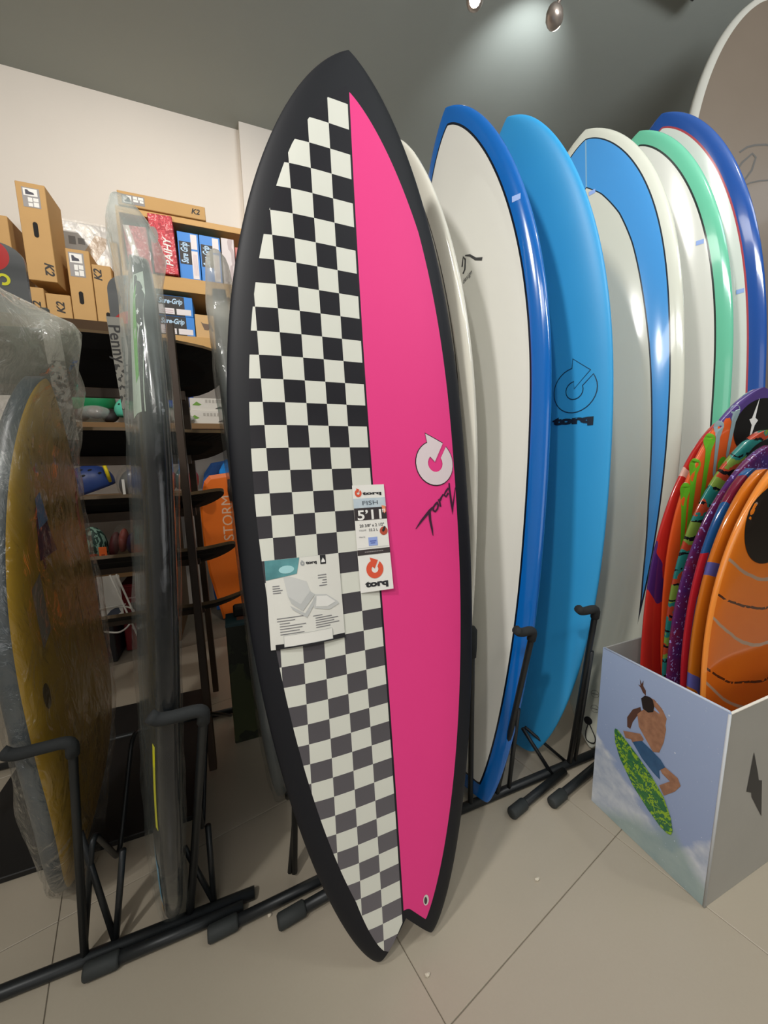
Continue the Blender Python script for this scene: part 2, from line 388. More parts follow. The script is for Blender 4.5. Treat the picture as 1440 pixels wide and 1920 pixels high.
P_ALL = dict(
 pink=[0.2628, 0.571, 0.012, 1.5978, 0.0028, 0.195, 1.7884, 0.5326, 0.5642, 2.1828, 2.1115, 0.2314, 0.1068, 0.0212, 0.06],
 blue=[0.5834, 0.9375, 0.0193, 0.1682, 0.0803, 0.0785, 1.9504, 0.5645, 0.5332, 2.4591, 2.2644, 0.6177, 0.1284, 0.0418, 0.065],
 light=[0.8465, 0.9599, 0.0199, 0.1354, 0.0123, 0.0298, 1.9218, 0.5604, 0.5182, 2.4848, 2.314, 0.3246, 0.0968, 0.0321, 0.065],
 white=[0.540, 1.0425, 0.02, 0.0164, 0.007, 0.0271, 1.838, 0.5145, 0.497, 2.274, 2.4163, 0.3057, 0.1055, 0.028, 0.05],
 cream=[1.1001, 0.8258, 0.0187, 0.4472, 0.0697, 0.1527, 2.1302, 0.5193, 0.6143, 2.763, 1.8021, 0.02, 0.0282, 0.0751, 0.065],
 mint=[1.4338, 0.992, 0.02, 0.3625, 0.018, 0.048, 2.0904, 0.5636, 0.5324, 2.6732, 2.4018, 0.3001, 0.0847, 0.03, 0.065],
 navy=[1.6296, 0.9565, 0.02, 0.2756, -0.0149, 0.0632, 2.1811, 0.567, 0.5354, 2.7346, 2.4, 0.3, 0.0962, 0.03, 0.065],
 yellow=[-0.3477, 1.0627, 0.0201, 3.19, -0.0243, -0.0362, 1.1585, 0.4941, 0.4375, 2.3014, 2.4791, 0.2994, 0.0478, -0.0587, 0.06],
 wrapped=[-0.1954, 0.8925, 0.0195, 3.3589, 0.0654, 0.0287, 1.3748, 0.4992, 0.4521, 2.1207, 2.3745, 0.2962, -0.0091, 0.0156, 0.05],
 red=[1.2708, 0.6381, 0.03, 1.5818, 0.018, 0.031, 1.0592, 0.4891, 0.4287, 2.2619, 2.3997, 0.35, 0.0258, 0.0, 0.02],
 drip=[1.3296, 0.6037, 0.0304, 1.5363, 0.0088, 0.0343, 1.1366, 0.5166, 0.5317, 2.4806, 2.3234, 0.3224, 0.0463, 0.0, 0.02],
 teal=[1.2706, 0.5721, 0.0301, 1.5554, 0.0314, 0.0311, 1.0239, 0.5054, 0.466, 2.3529, 2.381, 0.3452, 0.0422, 0.0, 0.02],
 purple=[1.2367, 0.5401, 0.03, 1.5611, 0.0214, 0.0301, 0.9843, 0.5033, 0.4442, 2.2921, 2.3989, 0.3498, 0.0406, 0.0, 0.02],
 redblue=[1.2016, 0.5064, 0.0301, 1.5868, -0.0609, 0.0323, 0.9327, 0.3826, 0.4314, 2.2738, 2.4, 0.35, 0.0273, 0.0, 0.02],
 amber=[1.1723, 0.4755, 0.0301, 1.5785, -0.0384, 0.0318, 0.9329, 0.3961, 0.4327, 2.398, 2.4, 0.35, 0.0239, 0.0, 0.02],
 orange=[1.2367, 0.4428, 0.0301, 1.5612, -0.068, 0.0361, 0.9731, 0.4964, 0.4577, 2.3524, 2.3995, 0.3499, 0.0311, 0.0, 0.02],
 tall=[2.169, 0.909, 0.02, 1.2428, 0.0047, 0.0775, 2.835, 0.714, 0.608, 3.0447, 2.4, 0.35, 0.024, 0.03, 0.078])
def rail_mat(name, deck, line, rail, i0=.042, lw=.005, rough=.14, coat=.6):
    def fn(nt):
        i = attr(nt, 'ins'); return mixc(nt, i.gt(i0+lw), mixc(nt, i.gt(i0), rail, line), deck)
    return patmat(name, fn, rough, coat)
def sticker(b, w, z, label=None):
    return decal('price_sticker', [rect(-.010, -.007, .010, .007)], b.dmap(.0009, w, z), M('sticker_blue', '#8ba6dc', .5), b.ob)

# --- the checkered and pink fish board in front
def pink_fn(nt):
    i, s, w0 = attr(nt, 'ins'), attr(nt, 's'), attr(nt, 'w')
    d = s-.95; w = w0 - (d*d*-.0185 + .0080)
    left = w.lt(-.0022); right = w.gt(.0022)
    k = ((s*-1.808 + 7.454)*s - 32.511)*s + 42.534
    col = ((w+.0022)*(1/.0413)).floor()
    chk = (k.floor() + col).mod(2.0).gt(.5)              # light square
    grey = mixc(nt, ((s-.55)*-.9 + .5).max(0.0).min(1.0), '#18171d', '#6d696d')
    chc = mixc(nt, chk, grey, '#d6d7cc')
    lim = (s-.9).abs()*.006 + .0375
    lim = lim + (s-1.60).max(0.0)*.10 - ((s*-1.0+.14).max(0.0))*.12
    bodyc = mixc(nt, noisex(nt, 6, 2), '#17181c', '#1b1c21')
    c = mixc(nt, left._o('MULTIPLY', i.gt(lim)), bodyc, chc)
    rl = (s-1.5).max(0.0)*.09 + .0465
    return mixc(nt, right._o('MULTIPLY', i.gt(rl)), c, '#e63d86')
pb = Board(P_ALL['pink'], notch=.068, nose_th=.45, tail_th=.55, rail=4.2, nu=97, nt=200, tail_in=.030)
pb.build('surfboard', patmat('fish_board_print', pink_fn, .55, 0, spec=.25), 'black swallowtail board with checkerboard left half and hot pink right half')
decal('arrow_logo', [arrow_logo(0, 0, .0515)], pb.dmap(.0010, .1655, .993, -.06), BLACK, pb.ob, .012)
decal('arrow_logo', [arrow_logo(0, 0, .0495)], pb.dmap(.0016, .1655, .993, -.06), M('logo_pale_pink', '#dccdd0', .5), pb.ob, .012)
def sigpt(a, b): return (.1679 + (a-575)*1.83e-4, .993 - (b-640)*1.64e-4)
sig = []
for st, wd in (([(215, 1520), (300, 1420), (430, 1290), (480, 1245)], [.001, .0035, .0045, .003]), ([(425, 1300), (425, 1420), (440, 1540), (447, 1635)], [.0045, .004, .0035, .001]),
               ([(560, 1180), (530, 1195), (490, 1240), (480, 1290), (510, 1305), (545, 1270), (560, 1220), (545, 1180)], .0035),
               ([(570, 1140), (585, 1180), (592, 1245)], .0035), ([(590, 1160), (620, 1110), (650, 1075)], [.004, .003, .0025]),
               ([(735, 990), (690, 1040), (660, 1085), (690, 1110), (730, 1060)], .0035), ([(755, 920), (752, 1000), (765, 1200), (770, 1355), (790, 1230), (820, 1110), (850, 985)], [.0025, .0035, .004, .0035, .0025, .002, .0012])):
    sig += ribbon([sigpt(*p) for p in st], [x*1.5 for x in wd] if isinstance(wd, list) else wd*1.35)
decal('signature', sig, pb.dmap(.0012), M('ink_dark_plum', '#3a1230', .5), pb.ob)
lp = decal('leash_plug', [circle(0, 0, .0065, 20, .0105)], pb.dmap(.0012, .0476, .082), M('plug_white', '#d9d6cf', .4), pb.ob)
decal('plug_opening', [circle(0, 0, .0035, 16, .007)], pb.dmap(.0018, .0465, .082), M('plug_dark', '#3c3a3a', .5), lp)

# --- flyer taped to the deck
FM = pb.ob
def sheet(name, w0, z0, w1, z1, off, label, cat, corners=(), lift=None, mat=None):
    nx_, ny_ = 13, 13; V, F = [], []
    for j in range(ny_):
        for i in range(nx_):
            a, b = i/(nx_-1), j/(ny_-1); d = off + (lift(a, b) if lift else 0)
            V.append(pb.mtx @ Vector(pb.deck(w0+(w1-w0)*a, z0+(z1-z0)*b, d)))
    n = len(V); V += [v - pb.en*.0005 for v in V]
    for j in range(ny_-1):
        for i in range(nx_-1):
            k = j*nx_+i; F += [(k, k+1, k+nx_+1, k+nx_), (n+k, n+k+nx_, n+k+nx_+1, n+k+1)]
    ring = [i for i in range(nx_)] + [nx_*(j+1)-1 for j in range(1, ny_)] + [nx_*ny_-2-i for i in range(nx_-1)] + [nx_*j for j in range(ny_-2, 0, -1)]
    for a, b in zip(ring, ring[1:]+ring[:1]): F.append((a, n+a, n+b, b))
    o = mk(name, V, F, mat or M('paper_white', '#dcdbd3', .55), None, True); tag(o, label, cat)
    o.data.polygons.foreach_set('use_smooth', [False]*len(o.data.polygons))
    W, Hh = w1-w0, z1-z0
    def mp(x, y, d=0):      # x,y in 0..1 over the sheet, y up
        return pb.mtx @ Vector(pb.deck(w0+W*x, z0+Hh*y, off + (lift(x, y) if lift else 0) + .0006 + d))
    return o, mp
fl, fm = sheet('information_flyer', -.2195, .6475, -.0775, .8155, .0022, 'white printed board construction flyer taped over the checkered squares', 'flyer', lift=lambda a, b: .004*math.sin(a*3.1)*(1-b*.6))
def seafn(nt):
    return mixc(nt, noisex(nt, 30, 3), '#0f4f54', '#6fb3b8')
PG = M('print_grey', '#b9bbb9', .6); PGd = M('print_mid_grey', '#9a9d9d', .6); TXTG = M('print_text_grey', '#77777a', .6)
decal('sea_photo', [[(0, 1), (.45, 1), (.40, .82), (0, .78)]], fm, patmat('print_sea', seafn, .5), fl, .08, local=False)
decal('wave_photo', [circle(.27, .88, .10, 18, .045)], lambda x, y, d=0: fm(x, y, .0004+d), M('print_foam', '#9fd0d4', .5), fl, .08, local=False)
text('brand_lettering', 'torq', lambda x, y, d=0: fm(x, y, d), .53, .915, .035, .15, BLACK, fl, .05, local=False)
decal('arrow_logo', [arrow_logo(.485, .93, .028)], fm, PGd, fl, .2, local=False)
decal('badge', [rect(.73, .895, .81, 1.0)], fm, BLACK, fl, .08, local=False)
decal('badge_mark', [[(.745, .93), (.77, .97), (.797, .93), (.797, .915), (.745, .915)]], lambda x, y, d=0: fm(x, y, .0004+d), WHITEP, fl, .08, local=False)
decal('board_drawing', [[(.22, .80), (.30, .80), (.52, .72), (.56, .60), (.42, .47), (.26, .58)]], fm, M('print_pale_grey', '#c9cac7', .6), fl, .08, local=False)
decal('board_drawing', [[(.26, .58), (.42, .47), (.56, .60), (.62, .56), (.44, .39), (.30, .49)], [(.28, .47), (.47, .36), (.62, .53), (.64, .50), (.49, .31), (.31, .42)]], lambda x, y, d=0: fm(x, y, .0004+d), PG, fl, .08, local=False)
decal('board_drawing', [[(.62, .56), (.78, .54), (.93, .44), (.95, .41), (.80, .36), (.60, .40), (.57, .46)]], lambda x, y, d=0: fm(x, y, .0003+d), M('print_silver', '#c2c3c0', .6), fl, .08, local=False)
decal('board_drawing', [[(.64, .535), (.78, .525), (.90, .44), (.78, .40), (.62, .42)]], lambda x, y, d=0: fm(x, y, .0007+d), M('print_offwhite', '#e2e1dc', .6), fl, .08, local=False)
ln = []
for i, (a, b) in enumerate(((.10, .48), (.10, .33), (.13, .26), (.13, .47), (.13, .42), (.13, .38), (.13, .44))): ln.append(rect(a, .335-.030*i, b, .344-.030*i))
for i, (a, b) in enumerate(((.57, .70), (.60, .83), (.60, .92), (.60, .86), (.60, .93), (.60, .80))): ln.append(rect(a, .31-.027*i, b, .319-.027*i))
for i, b in enumerate((.15, .16, .21, .17)): ln.append(rect(.075, .70-.026*i, .075+b*.6, .71-.026*i))
for i, a in enumerate((.68, .68, .74, .73, .69)): ln.append(rect(a, .765-.03*i, .80, .775-.03*i))
decal('printed_text_lines', ln, fm, TXTG, fl, .08, local=False)['kind'] = 'stuff'
decal('footer_band', [[(.06, 0), (1, 0), (1, .055), (.06, .055)]], fm, BLACK, fl, .08, local=False)
decal('blank_panel', [rect(.17, .02, .82, .145)], lambda x, y, d=0: fm(x, y, .0006+d), M('paper_panel', '#e3e2db', .6), fl, .08, local=False)
decal('panel_frame', ribbon([(.17, .02), (.82, .02), (.82, .145), (.17, .145)], .006, True), lambda x, y, d=0: fm(x, y, .0009+d), PG, fl, .08, local=False)

# --- folded size tag
tg, tm = sheet('size_tag', -.0375, .729, .0335, .950, .0026, 'tall white board size tag stuck beside the stringer above the pink half', 'tag', lift=lambda a, b: .006*(1-b)*(a), mat=M('card_white', '#e6e4de', .5))
up = lambda x, y, d=0: tm(x, y, .0004+d)
decal('arrow_logo', [[(.165+(x-.165), y) for x, y in [(px*1.0, .925+(py-.925)*.34) for px, py in arrow_logo(.165, .925, .105)]]], tm, REDP, tg, .12, local=False)
text('brand_lettering', 'torq', tm, .29, .908, .029, .60, BLACK, tg, .045, local=False)
decal('model_band', [rect(.0, .785, 1, .875)], tm, patmat('print_sky_band', lambda nt: mixc(nt, noisex(nt, 60, 2), '#a9bdca', '#ccd5da'), .5), tg, .12, local=False)
text('model_lettering', 'FISH', up, .27, .812, .040, .48, M('print_slate', '#4f5660', .5), tg, .002, local=False)
decal('size_band', [rect(.0, .67, 1, .785)], tm, M('print_charcoal', '#2e2628', .5), tg, .12, local=False)
decal('flame_print', [[(.86, .80), (.98, .79), (.99, .74), (.93, .72), (.88, .745)]], up, M('print_flame', '#e98a62', .5), tg, .12, local=False)
text('size_lettering', '5\u201911', up, .09, .675, .092, .74, WHITEP, tg, .022, local=False)
text('size_lettering', '\u201d', lambda x, y, d=0: tm(x, y, .0008+d), .86, .672, .098, .09, WHITEP, tg, .012, local=False)
text('dimension_lettering', '20 3/8" x 2 1/2"', tm, .13, .605, .028, .76, BLACK, tg, .01, local=False)
text('volume_lettering', 'VOLUME', tm, .10, .568, .016, .22, TXTG, tg, local=False)
text('volume_lettering', '33.2 L', tm, .40, .563, .024, .28, M('print_dim', '#4b494b', .5), tg, .01, local=False)
decal('round_badge', [circle(.86, .555, .125, 24, .040)], tm, M('print_brick', '#b5482f', .5), tg, .12, local=False)
decal('round_badge_mark', [[(.80, .56), (.88, .60), (.93, .595), (.90, .56), (.84, .545)]], up, BLACK, tg, .12, local=False)
text('price_lettering', 'PRICE', tm, .09, .505, .015, .18, TXTG, tg, local=False)
decal('price_sticker', [rect(.36, .425, .64, .505)], tm, M('sticker_pale_blue', '#93a6de', .5), tg, .12, local=False)
decal('sticker_lettering', [rect(.40, .463, .60, .475), rect(.42, .445, .56, .456)], up, M('sticker_ink', '#5c6fb5', .5), tg, .12, local=False)
decal('web_band', [rect(.0, .345, 1, .395)], tm, M('print_brown_black', '#352b2b', .5), tg, .12, local=False)
decal('web_lettering', [rect(.22+i*.052, .366, .262+i*.052, .376) for i in range(11)], up, M('print_taupe', '#8d8583', .5), tg, .12, local=False)
decal('fold_line', [rect(.02, .41, .98, .413)], tm, PG, tg, .12, local=False)
decal('arrow_logo', [[(px, .205+(py-.205)*.33) for px, py in arrow_logo(.48, .205, .26)]], tm, REDP, tg, .12, local=False)
text('brand_lettering', 'torq', tm, .15, .048, .055, .70, BLACK, tg, .055, local=False)

# --- the row of boards in the rack
wb = Board(P_ALL['white'], nu=65); wb.build('surfboard', rail_mat('white_board_gloss', '#d9d8ce', '#3a3a3a', '#d6d3c6', .036, .003), 'all white glossy surfboard mostly hidden behind the checkered and pink board')
bb = Board(P_ALL['blue'], nu=81, nt=140, tail_th=.45); bb.build('surfboard', rail_mat('royal_blue_rail_gloss', '#dddcd5', '#0d1626', '#0d62b4', .038, .005), 'white deck surfboard with thick royal blue rail, next to the white board')
sticker(bb, .203, 1.612)
decal('signature', ribbon([(.016, 1.532), (.022, 1.556), (.030, 1.545), (.026, 1.520), (.018, 1.512)], .006) + ribbon([(.030, 1.556), (.048, 1.548), (.070, 1.528), (.094, 1.517)], [.003, .006, .007, .008]), bb.dmap(), M('ink_charcoal', '#3a3b3c', .5), bb.ob)
text('signature_lettering', 'design', bb.dmap(.0009, 0, 0), .018, 1.484, .014, .040, M('ink_charcoal', '#3a3b3c', .5), bb.ob, 0, .3, rot=.35)
def soft_fn(nt): return mixc(nt, noisex(nt, 5, 2), '#2f97d2', '#36a0da')
lb = Board(P_ALL['light'], nu=65, rail=3.4); lb.build('surfboard', patmat('sky_blue_soft_skin', soft_fn, .42, 0, spec=.4, bump=.12), 'plain sky blue soft top surfboard printed with a round arrow logo')
decal('arrow_logo', ribbon(arrow_logo(0, 0, .0595), .0022, True), lb.dmap(.0012, .190, 1.147, -.30), M('ink_navy', '#0b2c44', .5), lb.ob, .02)
text('brand_lettering', 'torq', lb.dmap(.0014), .127, 1.060, .020, .116, M('ink_dark_navy', '#0d1f30', .5), lb.ob, .075, rot=-.02)
# cream board with the tapering blue band
cb = Board(P_ALL['cream'], nu=97, nt=200, tail_th=.4)
CS = np.array([0, .437, .584, .818, 1.052, 1.227, 1.33, 1.519, 1.666, 1.782, 1.878, 1.94, 2.2]); CI = np.array([.0, .030, .046, .063, .073, .081, .086, .099, .108, .120, .140, .165, .18])
def cream_aux(w, s, ins): return np.interp(s, CS, CI) - ins
def cream_fn(nt):
    i, a, s, w = attr(nt, 'ins'), attr(nt, 'aux'), attr(nt, 's'), attr(nt, 'w')
    band = mixc(nt, w.abs().lt(.0022), '#4591cf', '#7fa9c4')
    on = i.gt(.037)._o('MULTIPLY', a.gt(0.0))._o('MULTIPLY', s.gt(.40)); edge = i.gt(.033)._o('MULTIPLY', a.gt(-.004))._o('MULTIPLY', s.gt(.385))
    return mixc(nt, on, mixc(nt, edge, '#ccccbd', '#1c2733'), band)
cb.build('surfboard', patmat('cream_board_gloss', cream_fn, .14, .6), 'cream pointed tail surfboard with a tapering blue band inside its rail', extra=cream_aux)
sticker(cb, .018, 1.897)
for z in (.174, .126):
    v = decal('vent_plug', [circle(0, 0, .0125, 22)], cb.dmap(.001, .010, z), M('vent_ring', '#6f6f66', .4), cb.ob)
    decal('vent_disc', [circle(0, 0, .0112, 22)], cb.dmap(.0016, .010, z), M('vent_face', '#c2c2b4', .35), v)
    decal('vent_slot', [rect(-.0095, -.0012, .0095, .0012)], cb.dmap(.002, .010, z), M('vent_ring', '#6f6f66', .4), v)
decal('leash_plug', [circle(0, 0, .013, 22)], cb.dmap(.0012, -.010, .082), BLACK, cb.ob)
loop = rounded([cb.deck(-.008, .076, .006), cb.deck(-.016, .045, .008), cb.deck(-.014, .020, .008), cb.deck(.012, .018, .008), cb.deck(.016, .036, .008), cb.deck(-.004, .074, .006)], .012)
bm = bmesh.new(); bm_tube(bm, loop, .0016, 6); lo = from_bm('leash_loop', bm, BLACK, None, True); lo.parent = cb.ob
mb = Board(P_ALL['mint'], nu=81, nt=140); mb.build('surfboard', rail_mat('mint_rail_gloss', '#d8d9d0', '#26302d', '#66b796', .041, .005), 'white deck surfboard with mint green rail and thin black pinline')
sticker(mb, .181, 1.664)
nb_ = Board(P_ALL['navy'], nu=81, nt=140); nb_.build('surfboard', rail_mat('navy_rail_gloss', '#d3d8d0', '#a8434a', '#1f4b93', .041, .005), 'white deck surfboard with navy blue rail and thin red pinline')
sticker(nb_, .216, 1.507)
def tall_fn(nt):
    i = attr(nt, 'ins'); return mixc(nt, i.gt(.028), '#b9b6ac', mixc(nt, noisex(nt, 2.5, 3), '#685b4e', '#75685b'))
tb_ = Board(P_ALL['tall'], nu=65, nt=120, rail=6); tb_.build('surfboard', patmat('taupe_longboard_gloss', tall_fn, .4, .1), 'very tall taupe longboard with a white rail at the right edge', 'surfboard')
decal('signature', ribbon([(-.129, 2.14), (-.10, 2.18), (-.056, 2.215), (-.04, 2.20), (-.056, 2.15), (-.095, 2.10), (-.112, 2.106)], .009) + ribbon([(-.112, 2.22), (-.08, 2.24), (-.045, 2.248), (.0, 2.25), (.034, 2.243), (.07, 2.228), (.10, 2.21)], .008) + ribbon([(-.10, 2.085), (-.06, 2.10), (-.02, 2.108), (.02, 2.11), (.045, 2.10)], .006), tb_.dmap(), M('ink_grey', '#55524e', .5), tb_.ob)

# --- skimboards standing in the carton
def skim(key, mat, label, **k):
    b = Board(P_ALL[key], nu=41, nt=70, nose_th=.8, tail_th=.8, rail=10, taper=.08, **k)
    b.build('skimboard', mat, label, 'skimboard'); return b
def red_fn(nt):
    s, w = attr(nt, 's'), attr(nt, 'w'); n = noisex(nt, 7, 2)
    a = ((s*9.0) + (w*10.0) + n*2.2).sin()
    return mixc(nt, a.gt(.985), mixc(nt, a.lt(-.9), mixc(nt, n, '#b21f22', '#d43a2c'), '#4b2468'), '#e8b9a8')
skim('red', patmat('red_swirl_print', red_fn, .14, .5), 'red swirl printed skimboard at the back of the carton')
def drip_fn(nt):
    s, w = attr(nt, 's'), attr(nt, 'w'); n = noisex(nt, 30, 2, stretch=(1, 1, .12)); i = attr(nt, 'ins')
    body = mixc(nt, (s*2.0-1.2 + n*.3).min(1.0).max(0.0), '#d9501f', '#e0602a')
    return mixc(nt, (s + n*.08).gt(1.085), body, '#54407f')
d1 = skim('drip', patmat('orange_drip_print', drip_fn, .14, .5), 'tallest skimboard, orange with green drips and a purple nose')
def drip_poly(x0, z0, x1, z1, w):
    h = [(x0+w*1.1*math.cos(math.pi*i/8), z0-w+w*1.3*math.sin(math.pi*i/8)) for i in range(9)]
    return h + [(x0-w*.6, z0-.04), (x1-w*.42, z1+.01), (x1, z1), (x1+w*.42, z1+.01), (x0+w*.6, z0-.04)]
for k_ in ((-.168, 1.012, -.160, .80, .016), (-.205, .948, -.196, .70, .016), (-.226, .885, -.208, .62, .014), (-.105, .95, -.10, .60, .016)):
    decal('green_drip', [drip_poly(*k_)], d1.dmap(.0008), M('print_drip_green', '#63ad27', .2, coat=.4), d1.ob)
for k_ in ((-.143, 1.046, -.130, .90, .013), (-.095, 1.085, -.09, .95, .014)):
    decal('grey_drip', [drip_poly(*k_)], d1.dmap(.0008), M('print_drip_grey', '#8ea3a8', .2, coat=.4), d1.ob)
decal('logo_disc', [circle(.022, 1.035, .110, 40, .075)], d1.dmap(.0008), M('print_soft_black', '#1c1a1a', .35), d1.ob)
BOLT = [(-.0, 1.0), (.06, .2), (.32, .1), (.16, -.1), (.02, -1.0), (-.08, -.1), (-.38, .12), (-.20, .18)]
decal('bolt_logo', [[(-.012+.055*x, 1.045+.065*y) for x, y in BOLT]], d1.dmap(.0014), WHITEP, d1.ob)
def teal_fn(nt):
    s, w, i = attr(nt, 's'), attr(nt, 'w'), attr(nt, 'ins'); n = noisex(nt, 24, 3)
    st = (s*150.0 + n*5.0).sin()
    c = mixc(nt, (s*41.0 + n*4.0).sin().gt(.2), '#2b7a74', '#7a9440')
    c = mixc(nt, (s*67.0 + n*6.0).sin().gt(.72), c, '#b2452c')
    return mixc(nt, st.gt(.86)._o('MULTIPLY', noisex(nt, 40, 1).gt(.45)), c, '#16191b')
t1 = skim('teal', patmat('teal_stripe_print', teal_fn, .14, .5), 'skimboard with teal, olive and rust bands crossed by short black stripes')
decal('logo_disc', [circle(.03, .93, .100, 36, .072)], t1.dmap(.0008), M('print_soft_black', '#1c1a1a', .35), t1.ob)
def purple_fn(nt):
    s = attr(nt, 's'); n = noisex(nt, 14, 3); sp = noisex(nt, 150, 1).gt(.66)
    c = mixc(nt, (n*2.2-.6).max(0.0).min(1.0), '#3b2a76', '#7c2438'); return mixc(nt, sp, c, '#9a8fd0')
p1 = skim('purple', patmat('purple_galaxy_print', purple_fn, .14, .5), 'purple and crimson speckled skimboard in the middle of the carton')
decal('logo_disc', [circle(.06, .84, .085, 36, .075)], p1.dmap(.0008), M('print_soft_black', '#1c1a1a', .35), p1.ob)
def rb_fn(nt):
    s, w, i = attr(nt, 's'), attr(nt, 'w'), attr(nt, 'ins'); n = noisex(nt, 6, 2)
    rim = i.lt(.012)._o('MULTIPLY', (s+n*.1).lt(.80))
    c = mixc(nt, (s*1.0+n*.3-.55).gt(.12), '#2d3a80', '#20568f'); c = mixc(nt, (s+w*.8+n*.2).mod(.30).lt(.10), c, '#7a2038')
    return mixc(nt, rim, c, '#b8222e')
skim('redblue', patmat('red_blue_print', rb_fn, .14, .5), 'narrow blue skimboard with a red rail in the carton')
def am_fn(nt):
    s, w, i = attr(nt, 's'), attr(nt, 'w'), attr(nt, 'ins'); n = noisex(nt, 6, 2)
    c = mixc(nt, (s*1.6-.7).max(0.0).min(1.0), '#b0661a', '#e07a1d')
    return mixc(nt, (s*20.0+w*12.0+n*3.0).sin().gt(.93), c, '#55589a')
skim('amber', patmat('amber_print', am_fn, .14, .5), 'amber skimboard with faint violet lines behind the front orange one')
def or_fn(nt):
    s, w, i = attr(nt, 's'), attr(nt, 'w'), attr(nt, 'ins'); n = noisex(nt, 9, 3)
    c = mixc(nt, (s*1.25-.4+n*.3).max(0.0).min(1.0), '#bf4f14', '#e8801a')
    q = s - w*w*2.2 + (n*.02); g = ((q-.02).mod(.165)); c = mixc(nt, g.lt(.0085), c, '#a98a73')
    q2 = s - w*w*1.6 + (n*.03); g2 = ((q2-.045).mod(.19)); c = mixc(nt, g2.lt(.0065)._o('MULTIPLY', noisex(nt, 60, 2).gt(.42)), c, '#4a2210')
    return mixc(nt, i.lt(.008), c, '#f0913a')
o1 = skim('orange', patmat('orange_arc_print', or_fn, .14, .5), 'front orange skimboard with curved grey and brown lines')
decal('logo_disc', [circle(-.050, .815, .105, 40, .095)], o1.dmap(.0008), M('print_soft_black2', '#1f1712', .35), o1.ob)
decal('bolt_logo', [[(-.045+.06*x, .825+.075*y) for x, y in BOLT]], o1.dmap(.0014), WHITEP, o1.ob)

# ---------------------------------------------------------------- carton of skimboards
BX0, BX1, BY0, BY1, BH = .905, 1.63, .39, .678, .478
carton = thing('display_carton', 'open pale cardboard display carton printed with a jumping surfer, holding the skimboards', 'box', (BX0, BY0, 0))
m_grey_card = patmat('card_grey_print', lambda nt: mixc(nt, noisex(nt, 5, 3), '#9d9b95', '#adaba4'), .45)
m_card_in = M('card_inside_grey', '#a3a39f', .6); m_card_edge = M('card_cut_edge', '#e6e1d6', .7)
def wave_fn(nt):
    v, x, y, z = objco(nt); a = (y*-1.0+.678)*(1/.288); b = z*(1/BH)
    n = noisex(nt, 16, 5, stretch=(1, 1, 1.6)); n2 = noisex(nt, 60, 4)
    line = (a*-.44 + .47).max(a*.9 - .52) + (n-.5)*.14
    sky = mixc(nt, b, '#8b9bc0', '#a5b8d8')
    foam = mixc(nt, (n*1.3+n2*.5-.42).max(0.0).min(1.0), '#8f9fba', '#e6e9ea')
    c = mixc(nt, ((line-b)*26.0).max(0.0).min(1.0), sky, foam)
    grn = ((a*.34 - b + .02 - (a-.75).max(0.0)*.9)*9.0 + (n-.5)*1.2).max(0.0).min(.75)
    c = mixc(nt, grn, c, '#8ba39c')
    return mixc(nt, noisex(nt, 240, 1).gt(.76), c, '#c7d2e0')
m_wave = patmat('card_wave_print', wave_fn, .35, .15)
T = .004
pl = box('printed_panel', (BX0, BY0, 0), (BX0+T, BY1, BH), m_wave, carton, .001)
box('front_panel', (BX0+T, BY0, 0), (BX1, BY0+T, BH-.004), m_grey_card, carton, .001)
box('back_panel', (BX0+T, BY1-T, 0), (BX1, BY1, BH), m_card_in, carton, .001)
box('side_panel', (BX1-T, BY0+T, 0), (BX1, BY1-T, BH), m_grey_card, carton, .001)
box('bottom_panel', (BX0+T, BY0+T, 0), (BX1-T, BY1-T, .024), m_card_in, carton, .001)
tube('rim', [(BX0+T/2, BY1-T, BH), (BX0+T/2, BY0+.002, BH)], .0028, M('card_rim_blue', '#b9c4d6', .6), carton, 6)
tube('rim', [(BX0+T, BY0+T/2, BH-.004), (BX1, BY0+T/2, BH-.004)], .0028, m_card_edge, carton, 6)
tube('corner_edge', [(BX0+.0015, BY0+.0015, .002), (BX0+.0015, BY0+.0015, BH-.004)], .0030, M('card_corner_pale', '#c3c8cc', .6), carton, 8)
cmap = lambda a, b, d=0: (BX0-.0006-d, BY1-.288*a, BH*b)
def skin_fn(nt): return mixc(nt, noisex(nt, 70, 4), '#6f4a3a', '#c08f6e')
m_skin = patmat('print_tanned', skin_fn, .4); m_short = patmat('print_denim', lambda nt: mixc(nt, noisex(nt, 60, 3), '#24466b', '#41698f'), .4)
m_bd = patmat('print_lime_camo', lambda nt: mixc(nt, noisex(nt, 85, 2, dist=2).gt(.5), '#2f6a46', mixc(nt, noisex(nt, 50, 2).gt(.53), '#8fb52b', '#3f7d3a')), .4)
deep = lambda k: (lambda a, b, d=0: cmap(a, b, .0003*k+d))
decal('surfer_arm', [[(.392,.784),(.329,.744),(.287,.681),(.295,.628),(.324,.627),(.339,.675),(.373,.726),(.41,.755)]], deep(1), M('print_dark_skin', '#5d4034', .4), pl, .05, local=False)
decal('surfer_arm', [[(.441,.865),(.499,.866),(.565,.841),(.604,.806),(.6,.77),(.564,.763),(.544,.815),(.477,.84),(.436,.85)]], deep(1), m_skin, pl, .05, local=False)
decal('surfer_hand', [[(.428,.862),(.40,.871),(.38,.89),(.355,.899),(.376,.9),(.366,.934),(.385,.912),(.397,.936),(.399,.906),(.424,.889)]], deep(2), M('print_dark_skin', '#5d4034', .4), pl, .05, local=False)
decal('surfer_torso', [[(.411,.84),(.494,.812),(.583,.806),(.609,.749),(.602,.677),(.576,.607),(.528,.588),(.47,.624),(.395,.672),(.372,.735),(.42,.782)]], deep(2), m_skin, pl, .05, local=False)
